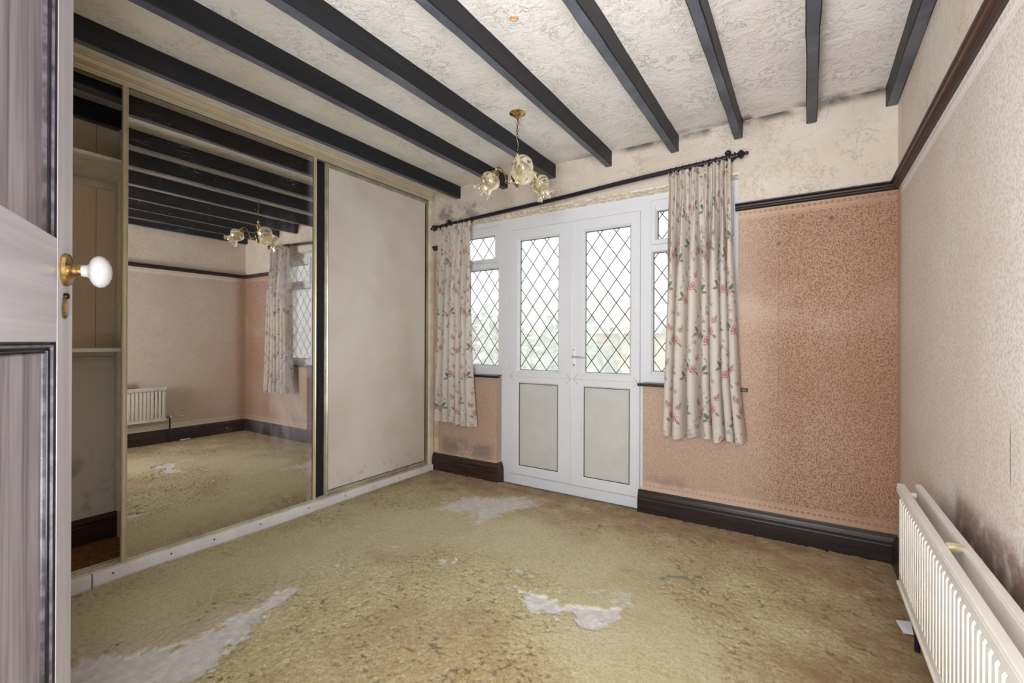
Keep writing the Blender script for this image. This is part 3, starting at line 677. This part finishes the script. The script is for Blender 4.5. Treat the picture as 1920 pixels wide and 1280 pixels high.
    o['label'] = 'worn olive green fitted carpet with bald grey patches'; o['category'] = 'carpet'
    return o
carpet()

# ------------------------------------------------------------------ radiator
def radiator():
    x_f, x_b = .279, .327; y0, y1 = .42, 2.10; z0, z1 = .262, .616
    r = thing('radiator', (.30, 1.26, z0), 'long low white double panel radiator on the right wall', 'radiator')
    def panel(x, d, y0, y1, name, flip):
        m = MB(); n = int(round((y1-y0)/.0335)); pts = []; s = -1 if flip else 1
        prof = []
        pitch = (y1-y0-.03)/n
        for i in range(n):
            a = y0+.015+i*pitch
            for f_, h in ((.0, 0), (.22, 0), (.34, .0085), (.88, .0085)): prof.append((a+f_*pitch, h))
        prof.append((y1-.015, 0))
        # fluted face: columns faded to flat at top and bottom
        zz = [(z0+.030, 0), (z0+.046, 1), (z1-.052, 1), (z1-.036, 0)]
        vs = []; fs = []
        for z, k in zz:
            for y, h in prof: vs.append((x-s*(h*k), y, z))
        m_ = len(prof)
        for a in range(3):
            for b in range(m_-1): fs.append((a*m_+b, a*m_+b+1, (a+1)*m_+b+1, (a+1)*m_+b))
        m.add(vs, fs)
        m.box(min(x, x+s*.010)-.0, max(x, x+s*.010), y0+.008, y1-.008, z0+.004, z1-.006, .001)
        m.box(x-.007, x+.007, y0+.004, y1-.004, z1-.040, z1-.008, .004); m.box(x-.007, x+.007, y0+.004, y1-.004, z0+.006, z0+.034, .004)
        return m.build(name, M_radw, r, 35)
    panel(x_f, .01, y0, y1, 'front_panel', False); panel(x_b, .01, y0+.01, y1+.02, 'rear_panel', True)
    MB().box(x_f-.012, x_f+.009, y0, y1, z1-.014, z1, .003).box(x_f-.013, x_f-.009, y0, y1, z1-.030, z1-.008, .001).build('top_capping', M_radw, r)
    MB().box(x_f-.013, x_f+.006, y0, y1, z0, z0+.012, .003).build('bottom_lip', M_radw, r)
    MB().box(x_b-.008, x_b+.010, y0+.01, y1+.02, z1-.014, z1, .003).build('top_capping', M_radw, r)
    vs = MB()
    for k in range(46):
        y = y0+.05+k*(y1-y0-.1)/45; vs.box(x_f+.010, x_b-.010, y, y+.0015, z0+.05, z1-.06)
    o = vs.build('convector_fins', M_radw, r); o['kind'] = 'stuff'
    MB().tube([(x_f+.012, y1-.03, z0+.03), (x_b-.012, y1-.03, z0+.03)], .010, 10).build('header_tube', M_radw, r, 40)
    MB().tube([(x_f+.012, y1-.03, z1-.03), (x_b-.012, y1-.03, z1-.03)], .010, 10).build('header_tube', M_radw, r, 40)
    # valve and feed pipe at the far end
    MB().tube([(.303, y1+.0, z0+.03), (.312, y1+.03, z0+.03), (.325, y1+.045, z0+.022), (.330, y1+.048, z0), (.330, y1+.048, .016)], .0085, 12).build('feed_pipe', M_iron, r, 40)
    MB().lathe([(.011, 0), (.014, .004), (.014, .030), (.010, .034)], (.330, y1+.048, z0+.012), (0, 0, 1), 14).build('valve_cap', M_white, r, 40)
    # yellowed clip wedged between the panels
    return r
radiator()
cl = MB(); cl.prism([(.286, 1.515, .604), (.288, 1.508, .619), (.302, 1.502, .622), (.320, 1.512, .618), (.320, 1.520, .606), (.300, 1.524, .598)], (0.0, .022, .001))
cl.build('plastic_clip', M_tape, None, None, label='yellowed clip wedged across the top gap of the radiator', category='clip')
pp = thing('paper_scrap', (.285, 2.315, 0.016), 'small scrap of white paper on the carpet under the radiator', 'paper')
MB().add([(0.2931, 2.3312, 0.0220), (0.3416, 2.3467, 0.0240), (0.3339, 2.2408, 0.0260), (0.3055, 2.2447, 0.0200), (0.2931, 2.3312, 0.0228), (0.3416, 2.3467, 0.0248), (0.3339, 2.2408, 0.0268), (0.3055, 2.2447, 0.0208)], [(0, 1, 2, 3), (7, 6, 5, 4), (0, 4, 5, 1), (1, 5, 6, 2), (2, 6, 7, 3), (3, 7, 4, 0)]).build('sheet', M_paper, pp)

# ------------------------------------------------------------------ curtain pole
YC = 2.872
zp = lambda x: 2.190+.048*x
pl = thing('curtain_pole', (-1.45, YC, zp(-1.45)), 'dark curtain pole sagging above the glazed doors', 'curtain pole')
MB().tube([(x, YC, zp(x)+.002*math.sin(x*5)) for x in np.linspace(-2.60, -.335, 30)], .0145, 14).build('rod', M_iron, pl, 40)
def finial(x, s):
    MB().lathe([(.013, 0), (.020, .004), (.020, .010), (.012, .014), (.012, .020), (.022, .030), (.026, .038), (.020, .048), (.010, .054), (.008, .060), (.011, .066), (.008, .074), (.001, .077)], (x, YC, zp(x)), (s, 0, .048*s), 18).build('finial', M_iron, pl, 50)
finial(-2.60+.0, -1); finial(-.355, 1)
for x in (-2.475, -.385):
    MB().lathe([(.026, 0), (.026, .008), (.012, .012), (.010, .06), (.014, .075)], (x, D, zp(x)+.022), (0, -1, 0), 16).lathe([(.019, -.010), (.022, -.004), (.022, .006), (.016, .012)], (x, YC, zp(x)), (1, 0, 0), 16).build('bracket', M_iron, pl, 50)
    MB().lathe([(.006, 0), (.016, .006), (.018, .016), (.010, .026), (.001, .028)], (x, YC, zp(x)+.012), (0, 0, 1), 12).build('bracket_knob', M_iron, pl, 50)
def ring(x, k):
    m = MB(); c = Vector((x, YC, zp(x)-.004)); pts = [c+Vector((.004*math.sin(a+k), .019*math.cos(a), .019*math.sin(a))) for a in np.linspace(0, 2*PI, 18)[:-1]]
    m.tube(pts, .0032, 6, True); return m.build('ring', M_iron, pl, 60)
for i, x in enumerate(list(np.linspace(-2.555, -2.24, 7))+list(np.linspace(-.705, -.41, 9))): ring(x, i)

# ------------------------------------------------------------------ curtains
def curtain_mat():
    t = NT('floral curtain cotton'); A = t.n('ShaderNodeAttribute', attribute_name='print')
    n_ = t.noise(5, 4); c = t.mix(t.mul(t.ss(n_, .45, .75), .20), A.outputs['Color'], (190, 176, 160))
    d = t.pr(c, .85, link=False, normal=t.bump(t.noise(300, 2), .1, .002)); tl = t.n('ShaderNodeBsdfTranslucent'); t.set(tl.inputs[0], c)
    return t.done(t.mixs(.30, d, tl.outputs[0]))
M_cur = curtain_mat()
def print_cloth(s, z, seed):
    """rose sprays printed on cream cloth: s across, z down (metres)"""
    r = np.random.default_rng(seed); col = np.ones(s.shape+(3,))*np.array(lin((216, 208, 198))[:3])
    def paint(mask, c): col[:] = col*(1-mask[..., None])+np.array(lin(c)[:3])*mask[..., None]
    W_, H_ = .15, .24; s1 = s.max()
    motifs = []
    for i in range(-1, int(s1/W_)+2):
        for j in range(-1, int(1.8/H_)+2):
            motifs.append((i*W_+(.085 if j % 2 else 0)+.03+r.uniform(-.012, .012), j*H_+r.uniform(-.02, .02)+.03*(i % 3), r.uniform(-.35, .35)))
    def leafp(cx, cz, a, L, c, op=.8, wd=.2):
        m = (np.abs(s-cx) < L) & (np.abs(z-cz) < L)
        if not m.any(): return
        dx = s[m]-cx; dz = z[m]-cz; u = dx*math.cos(a)+dz*math.sin(a); v = -dx*math.sin(a)+dz*math.cos(a)
        w = np.clip((1-((u/(L*.5))**2+(v/(L*wd))**2))*3, 0, 1)*op; sub = col[m]; sub[:] = sub*(1-w[:, None])+np.array(lin(c)[:3])*w[:, None]; col[m] = sub
    def rose(cx, cz, R, ph, mauve=False):
        m = (np.abs(s-cx) < R*1.3) & (np.abs(z-cz) < R*1.3)
        if not m.any(): return
        dx = s[m]-cx; dz = (z[m]-cz)*1.08; rr = np.hypot(dx, dz)/R; th = np.arctan2(dz, dx)+ph
        inside = np.clip((1+.10*np.cos(5*th)+.05*np.cos(9*th)-rr)/.12, 0, 1)
        swirl = .5+.5*np.cos(rr*13-th*2+1.3*np.sin(th*3)); tone = np.clip(.25+.75*swirl-.45*np.exp(-(rr/.28)**2)+.15*np.cos(5*th), 0, 1)
        lo, mi, hi = ((112, 92, 120), (170, 150, 172), (222, 212, 216)) if mauve else ((126, 50, 66), (186, 118, 126), (236, 214, 206))
        lo, mi, hi = (np.array(lin(c)[:3]) for c in (lo, mi, hi))
        cc = np.where(tone[:, None] < .5, lo+(mi-lo)*(tone[:, None]*2), mi+(hi-mi)*(tone[:, None]*2-1)); sub = col[m]; w = (inside*.9)[:, None]; sub[:] = sub*(1-w)+cc*w; col[m] = sub
    G = ((74, 108, 86), (100, 126, 102), (96, 104, 108), (126, 134, 120))
    for cx, cz, a in motifs:
        sg = 1 if a > 0 else -1
        for k in range(22):      # trailing stem with little leaves
            tt = k/22; X_ = cx+sg*.022*math.sin(tt*5+a)+sg*.01; Z_ = cz-.02-tt*.20; leafp(X_, Z_, 1.57, .014, (140, 134, 120), .6, .10)
            if k % 3 == 1: leafp(X_+sg*(.010 if k % 2 else -.010), Z_, 1.1*sg*(1 if k % 2 else -1), .022, G[k % 4], .62, .2)
        leafp(cx+sg*.036, cz-.032, -.9*sg, .048, G[0], .88, .24); leafp(cx+sg*.046, cz-.004, .25*sg, .042, G[1], .85, .22); leafp(cx-sg*.030, cz+.026, .9, .034, G[2], .75, .22)
        rose(cx, cz, .029, a*5); rose(cx-sg*.032, cz-.064, .020, a*9); rose(cx+sg*.020, cz-.112, .015, a*7, True); rose(cx-sg*.016, cz-.158, .015, a*3, True)
        leafp(cx-sg*.044, cz-.082, 1.9, .028, G[1], .7); rose(cx+sg*.048, cz-.070, .007, a, False); rose(cx+sg*.040, cz-.165, .006, a, False)
    return col
def curtain(name, x_top, x_bot, ztop, zbot, nf, seed, label, gather=2.1, flare=None, lengths=None):
    nu, nv = 340, 330
    u = np.linspace(0, 1, nu); v = np.linspace(0, 1, nv); U, V = np.meshgrid(u, v, indexing='ij')
    r = np.random.default_rng(seed)
    ph = np.cumsum(.6+r.random(nf*2+2)); ph = ph/ph[-1]; warpU = np.interp(U, np.linspace(0, 1, len(ph)+1), np.concatenate([[0], ph]))
    env = .013+.027*sstep(V, .04, .35)
    k1 = 2*PI*nf
    base = np.sin(k1*warpU+.5*np.sin(V*2.2+seed)); sq = np.tanh(2.2*base)/np.tanh(2.2)
    fine = np.sin(k1*2.7*warpU+seed)*(1-sstep(V, .05, .5))
    Yd = env*(.35*base+.65*(base*(1-V)+sq*V))+.007*fine+.006*np.sin(U*9+V*5+seed)*V
    xl = np.interp(V, [0, .06, .3, 1], [x_top[0], x_top[0]+.006, x_top[0]*.7+x_bot[0]*.3+.004, x_bot[0]]); xr_ = np.interp(V, [0, .06, .35, .8, 1], [x_top[1], x_top[1]-.002, x_top[1]*.95+x_bot[1]*.05, x_top[1]*.5+x_bot[1]*.5, x_bot[1]])
    X = xl+(xr_-xl)*U+.012*np.cos(k1*warpU)*sstep(V, .08, .5)
    zt = ztop(X); hem = zbot+.016*np.interp(U, np.linspace(0, 1, nf*2+1), r.uniform(-1, 1, nf*2+1))
    Z = zt+(hem-zt)*V+.004*np.sin(k1*2*warpU)*(V < .02)
    Y = YC-.014+Yd*1.25
    Y = np.minimum(Y, D-.043)
    # cloth coordinate along the folds
    ds = np.hypot(np.diff(X, axis=0), np.diff(Y, axis=0)).mean(1); sarc = np.concatenate([[0], np.cumsum(ds)]); sc = sarc[:, None]+0*V
    cols = print_cloth(sc, (zt-Z), seed)
    V3 = np.stack([X, Y, Z], -1).reshape(-1, 3); idx = np.arange(nu*nv).reshape(nu, nv)
    Fq = np.stack([idx[:-1, :-1], idx[1:, :-1], idx[1:, 1:], idx[:-1, 1:]], -1).reshape(-1, 4)
    root = thing(name, ((x_top[0]+x_top[1])/2, YC, zbot), label, 'curtain')
    me = bpy.data.meshes.new('cloth'); V3 = V3-np.array(root.location)
    me.vertices.add(len(V3)); me.vertices.foreach_set('co', V3.ravel()); me.loops.add(Fq.size); me.loops.foreach_set('vertex_index', Fq.ravel())
    me.polygons.add(len(Fq)); me.polygons.foreach_set('loop_start', np.arange(0, Fq.size, 4)); me.polygons.foreach_set('loop_total', np.full(len(Fq), 4)); me.update(calc_edges=True)
    me.polygons.foreach_set('use_smooth', np.ones(len(Fq), bool))
    a = me.attributes.new('print', 'FLOAT_COLOR', 'POINT'); a.data.foreach_set('color', np.concatenate([cols.reshape(-1, 3), np.ones((nu*nv, 1))], 1).ravel().astype(np.float32))
    me.materials.append(M_cur); o = bpy.data.objects.new('cloth', me); COL.objects.link(o); o.parent = root
    # gathered heading tape: a stitched band near the top and the hem fold
    def strip(v0, v1, nm, off):
        i0, i1 = int(v0*(nv-1)), max(int(v1*(nv-1)), int(v0*(nv-1))+1); m = MB(); vs = []; fs = []
        for i in range(0, nu, 2):
            for vv in (i0, i1):
                vs.append((X[i, vv], Y[i, vv]-off, Z[i, vv]))
        q = len(vs)//2
        for k in range(q-1): fs.append((2*k, 2*k+1, 2*k+3, 2*k+2))
        return m.add(vs, fs).build(nm, M_hem, root, 0)
    strip(.958, .962, 'hem_stitching', .0012); strip(.030, .034, 'heading_stitching', .0015)
    return root
M_hem = simple('cream hem thread', (206, 194, 172), .9, var=.05)
curtain('curtain', (-.712, -.366), (-.750, -.300), lambda x: zp(x)-.017, .548, 7, 5, 'wider floral curtain, right of the glazed doors')
curtain('curtain', (-2.572, -2.232), (-2.612, -2.196), lambda x: zp(x)-.017, .452, 6, 11, 'narrower floral curtain left of the glazed doors, beside the wardrobe')

# ------------------------------------------------------------------ chandelier
LX, LY = -1.376, 2.179
lp = thing('chandelier', (LX, LY, H), 'three-arm brass pendant light with amber glass tulip shades', 'light')
MB().lathe([(.045, 0), (.045, -.004), (.030, -.010), (.018, -.022), (.008, -.028), (.006, -.036)], (LX, LY, H), (0, 0, 1), 24).build('ceiling_rose', M_brass, lp, 40)
m = MB(); zc = 2.372; k = 0
while zc > 2.172:
    a = (k % 2)*PI/2+.3; c = Vector((LX+.002*math.sin(k), LY, zc)); ex = Vector((math.cos(a), math.sin(a), 0))
    m.tube([c+ex*.0055*math.cos(t)+Vector((0, 0, .0115*math.sin(t))) for t in np.linspace(0, 2*PI, 11)[:-1]], .0016, 5, True); zc -= .0165; k += 1
m.build('chain', M_pewter, lp, 60)
MB().tube([(LX+.004*math.sin(z*60), LY+.004*math.cos(z*60), z) for z in np.linspace(2.37, 2.16, 26)], .0018, 6).build('flex', M_champ, lp, 60)
MB().lathe([(.003, 2.178), (.009, 2.172), (.012, 2.164), (.007, 2.156), (.009, 2.146), (.018, 2.138), (.022, 2.128), (.013, 2.118), (.010, 2.100), (.013, 2.086), (.024, 2.074), (.030, 2.064)], (LX, LY, 0), (0, 0, 1), 24).build('stem', M_brass, lp, 50)
MB().lathe([(.030, 2.064), (.036, 2.050), (.034, 2.034), (.024, 2.016), (.018, 2.006)], (LX, LY, 0), (0, 0, 1), 24).build('body', M_pewter, lp, 50)
MB().lathe([(.018, 2.008), (.023, 2.003), (.021, 1.996), (.012, 1.990), (.006, 1.984), (.008, 1.977), (.005, 1.970), (.001, 1.962)], (LX, LY, 0), (0, 0, 1), 20).build('finial', M_brass, lp, 50)
def bez(P, n):
    out = []
    for t in np.linspace(0, 1, n):
        Q = [Vector(p) for p in P]
        while len(Q) > 1: Q = [Q[i].lerp(Q[i+1], t) for i in range(len(Q)-1)]
        out.append(Q[0])
    return out
for adeg in (-49, 71, -169):
    a = math.radians(adeg); dr_ = Vector((math.cos(a), math.sin(a), 0)); base = Vector((LX, LY, 0))
    P = lambda r, z: base+dr_*r+Vector((0, 0, z))
    arm = bez([P(.024, 2.045), P(.055, 1.965), P(.085, 2.01), P(.060, 2.14), P(.122, 2.135), P(.142, 2.095), P(.138, 2.078)], 26)
    ao = MB().tube(arm, .0042, 8).tube(bez([P(.050, 2.022), P(.070, 2.00), P(.084, 2.02), P(.070, 2.035), P(.062, 2.024)], 12), .0028, 6).build('arm', M_brass, lp, 60)
    ax = (dr_*math.cos(math.radians(50))+Vector((0, 0, -math.sin(math.radians(50))))).normalized(); o0 = P(.130, 2.082)
    MB().lathe([(.006, -.012), (.014, -.006), (.022, .002), (.026, .010), (.026, .020), (.022, .022)], o0, ax, 20).build('shade_holder', M_brass, ao, 50)
    MB().lathe([(.010, .010), (.013, .014), (.013, .040), (.009, .050)], o0, ax, 14).build('lamp_holder', M_tape, ao, 50)
    prof = [(.022, .012), (.030, .016), (.043, .024), (.053, .036), (.058, .050), (.057, .064), (.050, .078), (.042, .090), (.039, .100), (.041, .112), (.047, .124), (.055, .134), (.061, .140)]
    def mod(r, t, th, k):
        f = max(0, (k-8)/4.0); rib = 1+.010*math.cos(16*th)*min(1, k/4)
        return r*rib*(1+.13*f*math.cos(6*th)), t-.013*f*math.cos(6*th)
    MB().lathe(prof, o0, ax, 96, False, mod).build('glass_shade', M_shade, ao, 0)
# ------------------------------------------------------------------ open door in the foreground
d_ = Vector((-.903, .429, 0)).normalized(); E0 = Vector((-1.2825, .302, 0)); nrm = Vector((.429, .903, 0)).normalized()
def DP(s, t, z): return E0-d_*s+nrm*t+Vector((0, 0, z))      # s from the free edge toward the hinge, t toward the room
door = thing('panelled_door', E0-d_*.76, 'open dark panelled door, glare painted on in pale grey, with a white china knob', 'door')
door.name = 'door_3'; door['kind'] = 'structure'
TH = .036
def dbox(m, s0, s1, t0, t1, z0, z1, bev=.001):
    bm = bmesh.new(); bmesh.ops.create_cube(bm, size=1)
    for v in bm.verts: v.co = Vector(((s0+s1)/2+v.co.x*(s1-s0), (t0+t1)/2+v.co.y*(t1-t0), (z0+z1)/2+v.co.z*(z1-z0)))
    if bev: bmesh.ops.bevel(bm, geom=list(bm.edges), offset=bev, segments=2, affect='EDGES')
    for v in bm.verts: v.co = DP(v.co.x, v.co.y, v.co.z)
    return m.bm(bm)
dbox(MB(), 0, .098, -TH, 0, .01, 1.98, .0015).build('stile', M_dst, door)
dbox(MB(), .662, .76, -TH, 0, .01, 1.98, .0015).build('stile', M_dst, door)
ZR0, ZR1 = 1.107, 1.303
dbox(MB(), .098, .662, -TH, -.0004, ZR0, ZR1).build('lock_rail', M_drl, door)
dbox(MB(), .098, .662, -TH, -.0004, 1.87, 1.98).build('top_rail', M_drl, door)
dbox(MB(), .098, .662, -TH, -.0004, .01, .22).build('bottom_rail', M_drl, door)
for s0 in (.358, ): dbox(MB(), s0, s0+.045, -TH, -.0008, .22, ZR0).build('muntin', M_dst, door)
dbox(MB(), .098, .662, -.026, -.016, ZR1, 1.87, 0).build('upper_panel', M_dpn, door)
for s0, s1 in ((.098, .358), (.403, .662)): dbox(MB(), s0, s1, -.026, -.016, .22, ZR0, 0).build('lower_panel', M_dpn, door)
def mould(s0, s1, z0, z1, gap_top=None):
    """stepped moulding around a panel: dark grooves with a rubbed ridge between"""
    for nm, mat, rings in (('moulding', M_dmo, [(.0, -.001), (.0035, -.005), (.0035, -.016), (0, -.016)]), ('moulding_ridge', M_dmo2, [(.0035, -.007), (.006, -.003), (.009, -.003), (.0105, -.008), (.0105, -.016), (.0035, -.016)]),
                           ('moulding', M_dmo, [(.0105, -.009), (.013, -.010), (.0145, -.006), (.017, -.0085), (.018, -.016), (.0105, -.016)]), ('moulding_ridge', M_dmo2, [(.018, -.0125), (.0205, -.010), (.0225, -.0135), (.023, -.016), (.018, -.016)])):
        m = MB(); vs = []; fs = []
        for ins, t in rings:
            for (s, z) in ((s0+ins, z0+ins), (s1-ins, z0+ins), (s1-ins, z1-ins), (s0+ins, z1-ins)): vs.append(DP(s, t, z))
        for k in range(len(rings)):
            k2 = (k+1) % len(rings)
            for i in range(4): j = (i+1) % 4; fs.append((k*4+i, k*4+j, k2*4+j, k2*4+i))
        m.add(vs, fs).build(nm, mat, door)
mould(.098, .662, ZR1-.03, 1.87); mould(.098, .358, .22, ZR0); mould(.403, .662, .22, ZR0)
# knob, rose, keyhole cover
kz = 1.249; kp = DP(.056, 0, kz)
kn = MB().lathe([(.032, 0), (.033, .003), (.031, .008), (.024, .011), (.014, .013), (.012, .015), (.012, .024), (.013, .026)], kp, nrm, 28).build('knob_rose', M_brass, door, 40)
MB().lathe([(.0115, .024), (.0118, .030), (.0125, .034), (.016, .038), (.024, .041), (.030, .046), (.0325, .053), (.0305, .060), (.023, .067), (.012, .071), (.001, .072)], kp, nrm, 32).build('china_knob', M_china, kn, 0)
kc = DP(.056, 0, 1.183)
MB().lathe([(.006, 0), (.006, .006), (.004, .008)], kc+Vector((0, 0, .014)), nrm, 12).build('keyhole_pin', M_pewter, door, 40)
m = MB(); vs = []; fs = []
for k in range(20):
    th = 2*PI*k/20; rx = .016*(1.0-.25*math.sin(th)); vs.append(DP(.056+rx*math.cos(th), .002, 1.183-.008+.023*math.sin(th)))
for k in range(20):
    th = 2*PI*k/20; rx = .012*(1.0-.25*math.sin(th)); vs.append(DP(.056+rx*math.cos(th), .005, 1.183-.008+.018*math.sin(th)))
fs = [(k, (k+1) % 20, 20+(k+1) % 20, 20+k) for k in range(20)]+[tuple(range(20, 40)), tuple(range(20))[::-1]]
m.add(vs, fs).build('keyhole_cover', M_brass, door, 30)

# ------------------------------------------------------------------ outside
MB().box(-40, 40, 3.4, 60, -2.9, -2.6).build('ground', M_grass, kind='structure', label='pale lawn beyond the window')
def house(x0, x1, y0, y1, zt, label):
    h = thing('house', ((x0+x1)/2, (y0+y1)/2, -2.6), label, 'house')
    MB().box(x0, x1, y0, y1, -2.6, zt).build('walls', M_render, h)
    ym = (y0+y1)/2
    MB().prism([(x0-.3, y0-.4, zt), (x0-.3, y1+.4, zt), (x0-.3, ym, zt+(y1-y0)*.30)], (x1-x0+.6, 0, 0)).build('roof', M_roof, h)
    k = 0
    for xx in np.arange(x0+1.2, x1-1.2, 2.6):
        MB().box(xx, xx+1.1, y0-.04, y0+.05, zt-1.7, zt-.6).build('window', M_upvc2, h)
        MB().box(xx, xx+1.1, y0-.04, y0+.05, zt-4.2, zt-3.1).build('window', M_upvc2, h)
house(-15, -5.5, 20, 28, 1.5, 'pale peach house seen through the left door glass')
house(-2, 9, 24, 32, 1.5, 'pale peach house seen through the right door glass')
def bush(x, y, R, zc, seed, label):
    r = np.random.default_rng(seed); t = thing('tree', (x, y, -2.6), label, 'tree')
    m = MB()
    for k in range(900):
        th, ph = r.uniform(0, 2*PI), math.acos(r.uniform(-1, 1)); rr = R*r.uniform(.55, 1)**.5*(1+.18*math.sin(5*th))
        c = Vector((x+rr*math.sin(ph)*math.cos(th), y+rr*math.sin(ph)*math.sin(th), zc+rr*math.cos(ph)*1.1)); q = Vector(r.normal(size=3)).normalized(); w = q.orthogonal().normalized(); s = r.uniform(.12, .24)
        m.add([c-q*s, c+w*s*.5, c+q*s, c-w*s*.5], [(0, 1, 2, 3)])
    o = m.build('foliage', M_leaf, t)
    MB().tube([(x, y, -2.6), (x+.1, y, zc-.5), (x, y+.1, zc+.3)], [.14, .09, .03], 8).build('trunk', M_bark, t)
bush(-8.6, 10.5, 1.7, -.35, 3, 'pale shrubby tree beyond the left window')
bush(-6.4, 13.5, 1.9, -.2, 4, 'pale shrubby tree beyond the left door')
bush(-10.8, 14.5, 1.8, .2, 6, 'taller pale tree at the far left outside')
